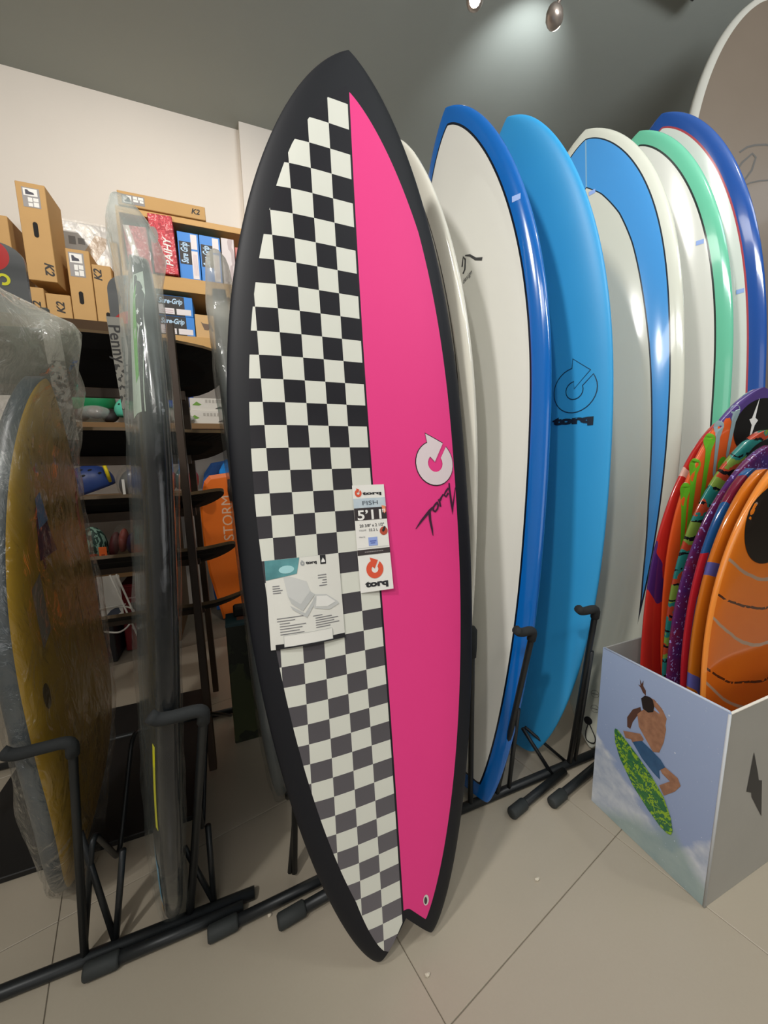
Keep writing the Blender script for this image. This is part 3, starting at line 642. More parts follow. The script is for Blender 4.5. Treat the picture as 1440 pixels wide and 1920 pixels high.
decal('surfer_head', [[(.392,.833),(.42,.86),(.46,.868),(.487,.861),(.503,.83),(.5,.80),(.46,.78),(.413,.785)]], deep(3), M('print_hair', '#2c2420', .4), pl, .05, local=False)
decal('surfer_leg', [[(.263,.59),(.306,.604),(.414,.639),(.446,.622),(.422,.583),(.355,.561),(.339,.573),(.29,.559)]], deep(3), m_skin, pl, .05, local=False)
decal('surfer_leg', [[(.588,.529),(.634,.553),(.73,.543),(.755,.514),(.719,.463),(.645,.399),(.602,.434),(.678,.498),(.616,.508)]], deep(3), m_skin, pl, .05, local=False)
decal('surfer_shorts', [[(.432,.606),(.355,.565),(.446,.512),(.543,.480),(.605,.468),(.59,.513),(.634,.553),(.593,.576),(.528,.590)]], deep(4), m_short, pl, .05, local=False)
decal('printed_surfboard', [[(.184,.555),(.19,.572),(.213,.575),(.283,.552),(.405,.51),(.534,.456),(.646,.391),(.713,.314),(.738,.25),(.727,.222),(.70,.215),(.647,.219),(.538,.255),(.389,.322),(.257,.418),(.201,.489)]], deep(5), m_bd, pl, .05, local=False)
decal('spray', [circle(x, y, r, 8, r*.6) for x, y, r in ((.62,.83,.008),(.69,.66,.007),(.61,.55,.005),(.57,.84,.004),(.52,.86,.004))], deep(2), M('print_spray', '#cdd8e6', .4), pl, .1, local=False)['kind'] = 'stuff'
fmap = lambda x, z, d=0: (x, BY0-.0006-d, z)
decal('bolt_logo', [[(1.0157,.352),(1.046,.288),(1.054,.268),(1.068,.262),(1.0903,.1585),(1.034,.232),(1.030,.245),(1.0085,.2555)]][:1], fmap, M('print_bolt_black', '#2a2a2c', .5), carton, .05, local=False)

# ---------------------------------------------------------------- surfboard racks
m_rack = M('rack_black_powder', '#25282a', .42, .3, var=.1, vscale=60); m_foam = M('rack_foam_sleeve', '#1f2223', .85, bump=.2, bscale=300)
m_cap = M('rubber_cap', '#2d3131', .7)
def foot(par, p0, p1):
    p0, p1 = Vector(p0), Vector(p1); d = (p1-p0).normalized()
    f = tube('foot_tube', [p0, p1], .0115, m_rack, par, 10)
    c = tube('rubber_cap', [p0-d*.004, p0, p0+d*.052, p0+d*.056], [.0125, .0155, .0155, .013], m_cap, None, 12)
    c.parent = f
    return f
def arm_post(par, base, top, reach, back=.0, sleeve=True):
    """front post that leans, then turns into a padded arm pointing along -x with an upturned end"""
    b, t = Vector(base), Vector(top); e = t + Vector((-reach, back, -.002)); k = e + Vector((-.012, 0, .012))
    p = tube('post', rounded([b, t, t+(e-t)*.3], .022), .0075, m_rack, par, 8)
    if sleeve:
        s = tube('foam_sleeve', rounded([t+(b-t).normalized()*.03, t, e, k], .018), .0105, m_foam, None, 10); s.parent = p
    return p
rack = thing('surfboard_rack', 'long black steel floor rack holding the wrapped boards at the left', 'rack', (-.3, .80, 0))
tube('base_rail', [(-1.0, .815, .013), (-.02, .797, .013)], .0125, m_rack, rack, 10)
tube('base_rail', [(-1.0, 1.50, .013), (.10, 1.50, .013)], .011, m_rack, rack, 10)
foot(rack, (-.334, .776, .0165), (-.045, .776, .0165)); foot(rack, (-.112, .748, .0165), (.28, .770, .0165)); foot(rack, (.027, .714, .0165), (.30, .745, .0165))
arm_post(rack, (-.345, .806, .012), (-.297, .770, .515), .084)
arm_post(rack, (-.154, .806, .012), (-.0705, .648, .594), .066)
arm_post(rack, (.072, .806, .012), (.100, .80, .50), .05)
for x in (-.36, -.17, .05):
    tube('cradle', rounded([(x+.012, .81, .012), (x+.05, .83, .27), (x+.03, 1.0, .012-.0+.006), (x+.05, 1.16, .25), (x+.10, 1.47, .012)], .05), .0058, m_rack, rack, 8)
tube('strut', [(-.294, .812, .012), (-.262, .82, .215)], .0062, m_rack, rack, 8); tube('strut', [(-.294, .812, .012), (-.33, .83, .275)], .0062, m_rack, rack, 8)
tube('strut', [(-.106, .812, .012), (-.104, .82, .205)], .0062, m_rack, rack, 8); tube('strut', [(-.106, .812, .012), (-.155, .83, .16)], .0062, m_rack, rack, 8)
arm_post(rack, (-.345, 1.49, .012), (-.215, 1.34, .47), .05)
rack2 = thing('surfboard_rack', 'black steel floor rack holding the unwrapped boards at the right', 'rack', (.8, .79, 0))
tube('base_rail', [(.36, .79, .013), (1.9, .79, .013)], .0125, m_rack, rack2, 10)
tube('base_rail', [(.36, 1.32, .013), (1.9, 1.32, .013)], .0115, m_rack, rack2, 10)
foot(rack2, (.655, .722, .0165), (.90, .772, .0165)); foot(rack2, (.782, .704, .0165), (1.05, .756, .0165))
arm_post(rack2, (.655, .79, .012), (.636, .655, .593), .040); arm_post(rack2, (.940, .79, .012), (.846, .660, .608), .052)
tube('strut', [(.965, .79, .012), (.872, .685, .47)], .0062, m_rack, rack2, 8); tube('strut', [(.700, .79, .012), (.655, .715, .34)], .0062, m_rack, rack2, 8)
arm_post(rack2, (.565, .79, .012), (.560, .79, .545), .0, sleeve=False)
s = tube('foam_sleeve', [(.5605, .79, .47), (.560, .79, .50), (.560, .79, .545), (.560, .79, .556)], [.011, .013, .013, .006], m_foam, rack2, 10)
tube('strut', [(.86, .78, .012), (.80, .85, .14)], .006, m_rack, rack2, 8); tube('strut', [(.94, .80, .012), (.82, .86, .13)], .005, m_rack, rack2, 8)
tube('strut', [(.655, .80, .012), (.60, .86, .10)], .005, m_rack, rack2, 8)
for x in (.62, .93, 1.25, 1.5): tube('cradle', rounded([(x, 1.31, .012), (x+.01, 1.24, .40), (x+.07, 1.24, .40), (x+.08, 1.31, .012)], .03), .006, m_rack, rack2, 8)

# ---------------------------------------------------------------- wrapped boards at the left
def sleeve(name, b, rings, mat, seed, amp=.006, spike=None, nu=40):
    """a clear bag: rings of (z, centre w, centre n, half width, half depth), crumpled by noise"""
    Z = np.array([r[0] for r in rings]); zs = np.linspace(Z[0], Z[-1], 90); V, F = [], []
    I = [np.interp(zs, Z, [r[k] for r in rings]) for k in range(1, 5)]
    for i, z in enumerate(zs):
        for j in range(nu):
            t = 2*math.pi*j/nu; c, s_ = math.cos(t), math.sin(t); e = .62
            w = I[0][i] + I[2][i]*math.copysign(abs(c)**e, c); n = I[1][i] + I[3][i]*math.copysign(abs(s_)**e, s_)
            q = Vector((w*9+seed, n*14, z*4)); k = noise.noise(q)*amp + noise.noise(q*2.7)*amp*.6
            w += c*k; n += s_*k*1.2; p = Vector((w, -n, z + noise.noise(q*1.3)*.004))
            if spike:
                sp = Vector((spike[0], -spike[1], spike[2])); base = Vector((spike[3], -spike[4], spike[5])); g = math.exp(-((p-base).length/spike[6])**2)
                p = p + (sp-base)*g**1.6
            V.append(p)
    for i in range(len(zs)-1):
        for j in range(nu): F.append((i*nu+j, i*nu+(j+1) % nu, (i+1)*nu+(j+1) % nu, (i+1)*nu+j))
    F.append(tuple(range(nu))[::-1]); F.append(tuple((len(zs)-1)*nu+j for j in range(nu)))
    o = mk(name, V, F, mat, b.ob, True, local=True); bm = bmesh.new(); bm.from_mesh(o.data); bmesh.ops.recalc_face_normals(bm, faces=bm.faces); bm.to_mesh(o.data); bm.free(); return o
def body_rings(b, z0, z1, n=14, mw=.012, mn=.010):
    out = []
    for z in np.linspace(z0, z1, n):
        t = min(max(z/b.L, 0), 1); out.append((z, 0, float(b.rock(t))-b.th/2, float(b.hw(t))+mw, b.th/2+mn))
    return out
film = plastic_film('clear_plastic_bag', '#d8d6c8', 1.5, .03, .07, (.86, .9, .34), .95); film2 = plastic_film('clear_shrink_film', '#ccd6d0', .8, .004, .06, (.98, 1.0, .40))
def yel_fn(nt):
    i, s, w = attr(nt, 'ins'), attr(nt, 's'), attr(nt, 'w'); n = noisex(nt, 8, 3)
    c = mixc(nt, n, '#a8811a', '#c09a20')
    fl = noisex(nt, 9, 4, stretch=(1, 1, .35), dist=1.5)
    c = mixc(nt, fl.gt(.66)._o('MULTIPLY', s.gt(.62))._o('MULTIPLY', s.lt(.98))._o('MULTIPLY', w.gt(-.16)), c, '#c8501c')
    c = mixc(nt, noisex(nt, 13, 3, stretch=(1, 1, .4)).gt(.67)._o('MULTIPLY', s.gt(.70))._o('MULTIPLY', s.lt(.95)), c, '#5a1c22')
    return mixc(nt, i.gt(.004), '#39434a', c)
yb = Board(P_ALL['yellow'], nose_th=.5, tail_th=.6, rail=9)
yb.build('bodyboard', patmat('yellow_board_print', yel_fn, .35), 'yellow board with a dark rail and orange flames in a crumpled clear bag', 'bodyboard')
decal('printed_panel', [[(-.175, .64), (-.13, .66), (-.14, .78), (-.18, .76)]], yb.dmap(), M('print_dull_grey', '#8b8779', .5), yb.ob)
decal('hand_slot', [circle(-.196, .555, .012, 20, .026)], yb.dmap(), M('slot_dark', '#4a3a14', .6), yb.ob)
decal('printed_scene', [[(-.13, .80), (-.04, .80), (-.10, .92), (-.125, .90)]], yb.dmap(), M('print_purple_scene', '#4e1d46', .5), yb.ob)
decal('printed_scene', [[(-.118, .86), (-.07, .87), (-.095, .93), (-.12, .92)]], yb.dmap(.0012), M('print_sky_blue', '#5f93c8', .5), yb.ob)
R = body_rings(yb, -.012, 1.0, 16, .016, .014)
R += [(1.06, 0, -.02, .17, .075), (1.14, -.03, -.02, .17, .105), (1.20, -.07, -.03, .175, .115), (1.26, -.10, -.05, .15, .10), (1.31, -.14, -.07, .11, .07), (1.35, -.16, -.08, .07, .025)]
sleeve('plastic_bag', yb, R, film, 3.1, .012, spike=(-.16, .150, 1.225, -.10, .085, 1.19, .075))
# narrow edge-on board, shrink wrapped
Pw = list(P_ALL['wrapped']); Pw[3] = 3.385; Pw[9] = 2.6
wr = Board(Pw, nose_th=.6, tail_th=.7, rail=7)
wr.build('surfboard', M('wrapped_board_dark', '#14171a', .16, spec=.5), 'dark shrink wrapped board seen edge on, with a neon green flash at its top')
def under(b, off=.001): return lambda w, z, d=0: (w, -(float(b.rock(min(max(z/b.L, 0), 1))) - b.th/2 - float(b.hth(min(max(z/b.L, 0), 1)))*(1-min(abs(w)/max(float(b.hw(min(max(z/b.L,0),1))),1e-4),.999)**(b.rail+3))**.5 - off - d), z)
uw = under(wr)
decal('neon_flash', [[(-.170, 1.12), (-.145, 1.20), (-.105, 1.29), (-.115, 1.20), (-.150, 1.11)]], uw, M('print_neon_green', '#4f9c34', .4), wr.ob)
decal('pale_panel', [[(-.20, 1.06), (-.06, 1.06), (-.03, 1.30), (-.105, 1.31), (-.165, 1.19)]], under(wr, .0005), M('print_pale_sage', '#9fae9f', .5), wr.ob)
decal('yellow_flash', [[(-.208, .33), (-.196, .33), (-.208, .50), (-.222, .50)]], uw, M('print_yellow', '#d2cf1e', .4), wr.ob)
decal('blue_patch', [[(-.14, .10), (-.07, .10), (-.10, .22), (-.17, .22)]], uw, M('print_cyan', '#4aa0c8', .4), wr.ob)
decal('amber_patch', [[(-.11, .05), (-.05, .05), (-.07, .10), (-.135, .10)]], uw, M('print_amber', '#b98a2e', .4), wr.ob)
R = body_rings(wr, -.012, 1.30, 16, .010, .008)
R += [(1.36, 0, -.03, .11, .04), (1.42, .01, -.05, .085, .035), (1.455, .01, -.06, .06, .018)]
sleeve('shrink_wrap', wr, R, film2, 8.3, .006)
Pb = list(P_ALL['wrapped']); Pb[0:6] = [.085, 1.09, .02, 3.09, -.034, .0]; Pb[6] = 1.40; Pb[7] = .43
w3 = Board(Pb, nose_th=.6, tail_th=.7, rail=7)
w3.build('surfboard', M('wrapped_board_slate', '#59646b', .35), 'slate grey board in clear film standing behind the checkered board')
R = body_rings(w3, -.012, 1.34, 14, .010, .008) + [(1.40, 0, -.03, .09, .03), (1.45, 0, -.03, .07, .025), (1.47, 0, -.03, .05, .012)]
sleeve('shrink_wrap', w3, R, plastic_film('milky_shrink_film', '#c6c4b8', .7, .12, .12, (1.0, 1.2, .4)), 5.2, .008)

# ---------------------------------------------------------------- skateboard display stand
m_wood = patmat('dark_brown_wood', lambda nt: mixc(nt, noisex(nt, 22, 4, stretch=(1, 1, .12)), '#2c2014', '#4a3522'), .5)
stand = thing('skateboard_display_stand', 'dark wooden ladder stand carrying a stack of black skateboard decks', 'stand', (-.4, 1.4, 0))
box('base_plate', (-.72, 1.06, .0), (-.16, 1.70, .016), M('stand_base_black', '#0c0b0b', .6), stand, .002)
def slat(name, a, b, w, t, mat, par):
    """a straight board from a to b, w wide along x and t deep"""
    a, b = Vector(a), Vector(b); ax = (b-a).normalized(); x = Vector((1, 0, 0)); x = (x-ax*x.dot(ax)).normalized(); y = ax.cross(x)
    mt = Matrix(((x.x, y.x, ax.x, (a.x+b.x)/2), (x.y, y.y, ax.y, (a.y+b.y)/2), (x.z, y.z, ax.z, (a.z+b.z)/2), (0, 0, 0, 1)))
    L = (b-a).length
    return box(name, (-w/2, -t/2, -L/2), (w/2, t/2, L/2), mat, par, .0015, mt)
for x in (-.128, -.70):
    slat('leg', (x+.006, 1.215, .018), (x-.012, 1.36, 1.40), .022, .030, m_wood, stand)
    slat('rear_leg', (x, 1.66, .018), (x-.01, 1.57, 1.40), .022, .030, m_wood, stand)
box('back_ledge', (-.70, 1.583, 1.23), (-.128, 1.62, 1.245), m_wood, stand, .001)
for z, y in ((1.20, 1.46), (.985, 1.46), (.80, 1.46), (.62, 1.46), (.435, 1.46)):
    box('shelf_bar', (-.70, y+.035, z), (-.128, y+.055, z+.03), m_wood, stand, .001)
box('top_panel', (-.72, 1.50, 1.275), (-.245, 1.512, 1.432), M('top_panel_brown', '#5b4126', .7, var=.08, vscale=8), stand, .001)
m_grip = M('deck_black', '#0b0a0a', .75, bump=.2, bscale=500); m_edge = M('deck_ply_edge', '#5f4a2c', .6)
DECKS = []
def deck(xc, y, z, L, W, tilt, label, copy_of=None):
    bm = bmesh.new(); n = 40; top, bot = [], []
    for i in range(n):
        t = 2*math.pi*i/n; c, s_ = math.cos(t), math.sin(t)
        x = math.copysign(abs(c)**.55, c)*L/2; w = math.copysign(abs(s_)**.85, s_)*W/2
        k = max(0, abs(x)-L*.33)/(L*.17); lift = .030*k**1.6
        top.append(bm.verts.new((x, w, lift+.0055))); bot.append(bm.verts.new((x, w, lift-.0055)))
    cu, cd = [], []
    for ring, cc in ((top, cu), (bot, cd)):
        for i in range(n):
            v = ring[i].co; cc.append(bm.verts.new((v.x*.82, v.y*.6, (v.z-(.030*(max(0, abs(v.x)-L*.33)/(L*.17))**1.6)) + .030*(max(0, abs(v.x*.82)-L*.33)/(L*.17))**1.6 - .003)))
    for ring, cc, fl_ in ((top, cu, 0), (bot, cd, 1)):
        for i in range(n):
            f = (ring[i], ring[(i+1) % n], cc[(i+1) % n], cc[i]); bm.faces.new(f[::-1] if fl_ else f)
        bm.faces.new(cc[::-1] if fl_ else cc)
    for i in range(n):
        f = bm.faces.new((bot[i], bot[(i+1) % n], top[(i+1) % n], top[i])); f.material_index = 1
    bmesh.ops.recalc_face_normals(bm, faces=bm.faces)
    o = from_bm('skateboard_deck', bm, [m_grip, m_edge], None, False)
    o.location = (xc, y, z); o.rotation_euler = (-tilt, 0, 0)
    return tag(o, label, 'skateboard deck', 'decks on the display stand')
Y0 = 1.46
deck(-.37, Y0+.012, 1.290, .76, .27, math.radians(33), 'broad black skateboard deck on the topmost rung of the stand')
deck(-.365, Y0+.012, 1.045, .76, .22, math.radians(27), 'black skateboard deck on the second rung from the top')
deck(-.40, Y0+.012, .855, .74, .20, math.radians(22), 'black skateboard deck on the middle rung of the stand')
deck(-.375, Y0+.012, .660, .74, .20, math.radians(27), 'black skateboard deck on the fourth rung from the top')
deck(-.36, Y0+.012, .470, .74, .18, math.radians(25), 'black skateboard deck on the lowest rung of the stand')
# printed straps hanging down the front of the stand
def strap_fn(nt):
    v, x, y, z = objco(nt); n = noisex(nt, 75, 4)
    base = mixc(nt, z.gt(1.145), mixc(nt, n, '#5d5b52', '#66645b'), mixc(nt, (n.gt(.53))._o('MULTIPLY', z.lt(1.27)), '#8d8a80', '#35332f'))
    return base
m_strap = patmat('strap_print', strap_fn, .5)
def strap(x0, x1, y, z1, z0, label):
    bm = bmesh.new(); bm_box(bm, (-.0195, -.0008, z0), (.0195, .0008, z1), .0003)
    for v in bm.verts: v.co.x += x0 + (x1-x0)*(z1-v.co.z)/(z1-z0); v.co.y += y
    o = from_bm('printed_strap', bm, m_strap); tag(o, label, 'strap', 'printed straps on the display stand'); return o
st = strap(-.270, -.253, 1.318, 1.395, 1.045, 'grey printed strap with brand lettering hanging beside the dark wrapped board')
text('brand_lettering', 'Penny', lambda x, y, d=0: (x, 1.318-.0014-d, y), -.287, 1.372, .030, .100, M('ink_strap', '#23211f', .5), st, .012, rot=-math.pi/2+.05, local=False)
strap(-.418, -.408, 1.318, 1.37, 1.06, 'grey printed strap half hidden behind the crumpled plastic bag')
clip = box('shelf_clip', (-.528, 1.485, 1.425), (-.470, 1.50, 1.452), M('clip_grey', '#5e625f', .5), None, .003); tag(clip, 'small grey clip on the top edge of the display stand', 'clip')
# upright cruiser boards behind the top panel
def cr_fn(c0, c1):
    def fn(nt):
        v, x, y, z = objco(nt); n = noisex(nt, 3, 2, stretch=(.3, 1, 3))
        c = mixc(nt, (n*2.0-.5).max(0.0).min(1.0), '#3f4244', '#77797a')
        d = (x*x*180.0 + (z-c0)*(z-c0)*(180.0))
        return mixc(nt, d.lt(c1), c, '#c23434')
    return fn
def cruiser(xc, y, z0, z1, w, mat, label):
    bm = bmesh.new(); n = 24; P = [(-w/2, z0), (w/2, z0)]
    for i in range(n+1):
        t = math.pi*i/n; P.append((w/2*math.cos(t), z1-.06+.06*math.sin(t)**.8))
    a = [bm.verts.new((p[0], -.006, p[1])) for p in P]; b = [bm.verts.new((p[0], .006, p[1])) for p in P]
    bm.faces.new(a); bm.faces.new(b[::-1])
    for i in range(len(P)): bm.faces.new((a[i], b[i], b[(i+1) % len(P)], a[(i+1) % len(P)]))
    bmesh.ops.recalc_face_normals(bm, faces=bm.faces)
    o = from_bm('cruiser_board', bm, mat); o.location = (xc, y, 0); return tag(o, label, 'skateboard', 'cruiser boards behind the top panel')
ca = cruiser(-.626, 1.60, 1.2455, 1.660, .160, patmat('cruiser_print_a', cr_fn(1.62, .35), .25, .4), 'grey cruiser board with a red spot and yellow ring, at the left edge')
cb2 = cruiser(-.274, 1.60, 1.2455, 1.612, .129, patmat('cruiser_print_b', cr_fn(1.435, .75), .25, .4), 'grey cruiser board with a red base, in front of the last brown box')
decal('yellow_ring', ribbon([(.022+.013*math.cos(math.radians(a)), 1.553+.013*math.sin(math.radians(a))) for a in range(-110, 165, 15)], .008), lambda x, y, d=0: (x, -.0068-d, y), M('ring_yellow', '#e3e02c', .5), ca, .1)
# ---------------------------------------------------------------- wall shelves and what stands on them
m_ply = patmat('shelf_wood', lambda nt: mixc(nt, noisex(nt, 14, 4, stretch=(.15, 1, 1)), '#c0924e', '#cfa463'), .5)
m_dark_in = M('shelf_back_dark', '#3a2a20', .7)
wy, wf = 2.745, 2.36
us = thing('wall_shelf_unit', 'open wooden wall shelf unit holding skate and accessory boxes', 'shelf', (-.3, 2.5, 1.55))
box('top_shelf', (-.415, wf, 2.183), (.16, wy, 2.212), m_ply, us, .001)
box('upper_shelf', (-.415, wf, 1.857), (.16, wy, 1.925), m_ply, us, .001)
box('lower_shelf', (-.94, wf, 1.585), (.16, wy, 1.640), m_ply, us, .001)
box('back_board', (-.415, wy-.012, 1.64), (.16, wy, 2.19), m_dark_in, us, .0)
box('side_board', (-.429, wf, 1.64), (-.415, wy, 2.212), m_ply, us, .001)
ls = thing('wall_shelf_unit', 'lower dark shelves behind the decks holding helmets and pads', 'shelf', (-.6, 2.5, 0))
m_low = patmat('low_shelf_wood', lambda nt: mixc(nt, noisex(nt, 14, 4, stretch=(.15, 1, 1)), '#7a5c3a', '#8d6c46'), .55)
box('shelf_board', (-.98, wf+.02, 1.160), (.16, wy, 1.190), m_low, ls, .001)
box('shelf_board', (-.98, wf-.12, .768), (-.26, wy, .795), m_low, ls, .001)
box('shelf_board', (-.98, wf-.20, .425), (-.34, wy, .450), m_low, ls, .001)
box('upright', (-.995, wf-.2, 0), (-.98, wy, 1.19), m_low, ls, .001); box('upright', (-.34, wf-.1, 0), (-.325, wy, .795), m_low, ls, .001)
m_kraft = M('kraft_cardboard', '#c29a62', .7, var=.05, vscale=12, bump=.1, bscale=80); m_slot = M('slot_black', '#14100d', .8)
m_ink = M('ink_kraft', '#2b2724', .6); m_flap = M('kraft_shadow_side', '#b08a55', .75)
def fy(y): return lambda a, b, d=0: (a, y-.0007-d, b)
def stadium(cx, cz, w, h, n=8):
    r = w/2; return [(cx+r*math.cos(math.pi*i/n), cz+h/2-r+r*math.sin(math.pi*i/n)) for i in range(n+1)] + [(cx+r*math.cos(math.pi+math.pi*i/n), cz-h/2+r+r*math.sin(math.pi+math.pi*i/n)) for i in range(n+1)]
def skate_label(par, x0, z0, x1, z1, y, horizontal=False):
    f = fy(y); g = fy(y-.0006); W, H = x1-x0, z1-z0
    lab = decal('product_label', [rect(x0, z0, x1, z1)], f, M('label_grey', '#8f8c8c', .5), par, .5, local=False)
    q = (lambda a, b: (x0+W*b, z0+H*a)) if horizontal else (lambda a, b: (x0+W*a, z1-H*b))
    def rr(a0, b0, a1, b1):
        p, r = q(a0, b0), q(a1, b1); return rect(min(p[0], r[0]), min(p[1], r[1]), max(p[0], r[0]), max(p[1], r[1]))
    decal('label_panel', [rr(.08, .05, .88, .42), rr(.3, .5, .55, .72), rr(.6, .5, .9, .68), rr(.6, .72, .9, .95), rr(.3, .78, .55, .95)], g, WHITEP, par, .5, local=False)
    decal('label_skate_picture', [[q(.2, .12), q(.34, .12), q(.42, .2), q(.66, .24), q(.7, .34), q(.2, .36)]], fy(y-.0012), M('print_ink_blue', '#26263a', .5), par, .5, local=False)
def kraft(label, x0, z0, x1, z1, y0, y1, slots=(), logo=None, lab=None, lean=0, horizontal=False):
    t = thing('skate_box', label, 'box', ((x0+x1)/2, y0, z0), 'brown skate boxes on the shelf')
    box('carton_body', (x0, y0, z0), (x1, y1, z1), m_kraft, t, .002)
    for s_ in slots: decal('hand_hole', [stadium(*s_)], fy(y0), m_slot, t, .5, local=False)
    if logo: text('brand_lettering', 'K2', fy(y0), logo[0], logo[1], None, logo[2], m_ink, t, .03, .25, rot=logo[3], center=True, local=False)
    if lab: skate_label(t, *lab, y0, horizontal)
    return t
kraft('small brown box at the left end of the lower row, lettering on end', -.815, 1.6405, -.757, 1.80, 2.37, 2.60, logo=(-.79, 1.715, .05, math.pi/2))
kraft('small square brown box left of the tall box with a label', -.752, 1.6405, -.657, 1.780, 2.37, 2.60, logo=(-.700, 1.722, .052, math.pi/2))
kraft('tall brown box with a product label near its top and one hand hole', -.653, 1.6405, -.560, 1.990, 2.37, 2.62, [(-.612, 1.775, .018, .058)], None, (-.643, 1.868, -.583, 1.975))
kraft('tall brown box with upright lettering and a low hand hole', -.556, 1.6405, -.478, 1.935, 2.37, 2.62, [(-.510, 1.690, .018, .062)], (-.535, 1.890, .052, math.pi/2))
kraft('tallest brown box standing on top of two small ones, label at its top', -.796, 1.8205, -.690, 2.225, 2.34, 2.52, [(-.743, 2.035, .018, .064)], (-.712, 1.873, .055, -math.pi/2), (-.775, 2.125, -.712, 2.205))
kraft('long flat brown box lying on the top board of the shelf unit', -.413, 2.2125, -.030, 2.275, 2.35, 2.66, (), (-.075, 2.246, .040, 0), (-.395, 2.222, -.300, 2.262), horizontal=True)
tag(box('plain_box', (-.478+.004, 2.40, 1.6405), (-.445, 2.60, 2.06), m_kraft, None, .002), 'plain narrow brown box beside the wooden shelf side', 'box')
tag(box('plain_box', (-.935, 2.40, 1.6405), (-.862, 2.60, 2.10), m_kraft, None, .002), 'plain brown box at the far left edge of the shelf', 'box')
tag(box('black_box', (-.765, 2.62, 1.6405), (-.66, 2.72, 2.00), M('black_card', '#1d1a18', .6), None, .002), 'matte black box in the gap behind the brown boxes', 'box')
gp = thing('clear_display_pack', 'grey and white printed pack under clear plastic behind the brown boxes', 'box', (-.64, 2.66, 1.9))
box('printed_body', (-.755, 2.64, 2.005), (-.520, 2.70, 2.235), patmat('grey_pack_print', lambda nt: mixc(nt, noisex(nt, 5, 2), '#a3a29f', '#b4b2ae'), .3, .3), gp, .003)
gpm = fy(2.64)
decal('printed_window', [rect(-.705, 2.125, -.675, 2.165), rect(-.665, 2.13, -.635, 2.160)], gpm, M('print_window_grey', '#6e6d6b', .4), gp, .5, local=False)
decal('printed_board', [[(-.650, 2.085), (-.585, 2.185), (-.535, 2.175), (-.545, 2.125), (-.600, 2.045)]], gpm, M('print_tan', '#a58a68', .4), gp, .5, local=False)
decal('printed_flash', [[(-.66, 2.23), (-.60, 2.225), (-.57, 2.20), (-.625, 2.165), (-.64, 2.19)], [(-.59, 2.06), (-.53, 2.08), (-.525, 2.02), (-.60, 2.03)]], fy(2.6395), M('print_pale', '#d9d6cf', .4), gp, .5, local=False)
decal('printed_lines', [rect(-.745, 2.205, -.67, 2.210), rect(-.735, 2.190, -.67, 2.195)], gpm, M('print_pale', '#d9d6cf', .4), gp, .5, local=False)
box('clear_cover', (-.760, 2.632, 2.0), (-.515, 2.634, 2.24), plastic_film('clear_cover_film', '#e6e3dc', .15, .02, .25), gp, 0)
# red accessory boxes
def red_pack_fn(nt):
    n = noisex(nt, 55, 3, dist=1.5); return mixc(nt, n.gt(.58), mixc(nt, n.gt(.44), '#a8202f', '#cf3a48'), '#e0989a')
m_redp = patmat('red_pack_print', red_pack_fn, .45)
def red_pack(label, x0, z0, x1, z1, y, lean):
    t = thing('accessory_box', label, 'box', ((x0+x1)/2, y, z0), 'red accessory boxes')
    c = Vector((x0, y, z0)); mt = Matrix.Translation(c) @ Matrix.Rotation(lean, 4, 'Y') @ Matrix.Translation(-c)
    box('carton_body', (x0, y, z0), (x1, y+.09, z1), m_redp, t, .002, mt)
    mp = lambda a, b, d=0: tuple(mt @ Vector((a, y-.0008-d, b)))
    return t, mp
t1_, mp1 = red_pack('red patterned box leaning behind the plastic wrap', -.402, 1.927, -.300, 2.150, 2.40, math.radians(-3))
decal('white_corner', [[(-.401, 2.149), (-.375, 2.149), (-.345, 1.99), (-.36, 1.96), (-.385, 2.06)]], mp1, M('print_cream', '#e5d9cf', .5), t1_, .5, local=False)
t2_, mp2 = red_pack('red patterned box with white lettering standing at the shelf front', -.284, 1.927, -.178, 2.197, 2.345, math.radians(-2))
text('brand_lettering', 'PAIHY', mp2, -.198, 1.965, None, .135, WHITEP, t2_, .02, .2, rot=math.pi/2, local=False)
decal('round_picture', [circle(-.268, 2.10, .020, 18, .038)], mp2, M('print_photo_grey', '#8e7f7c', .5), t2_, .5, local=False)
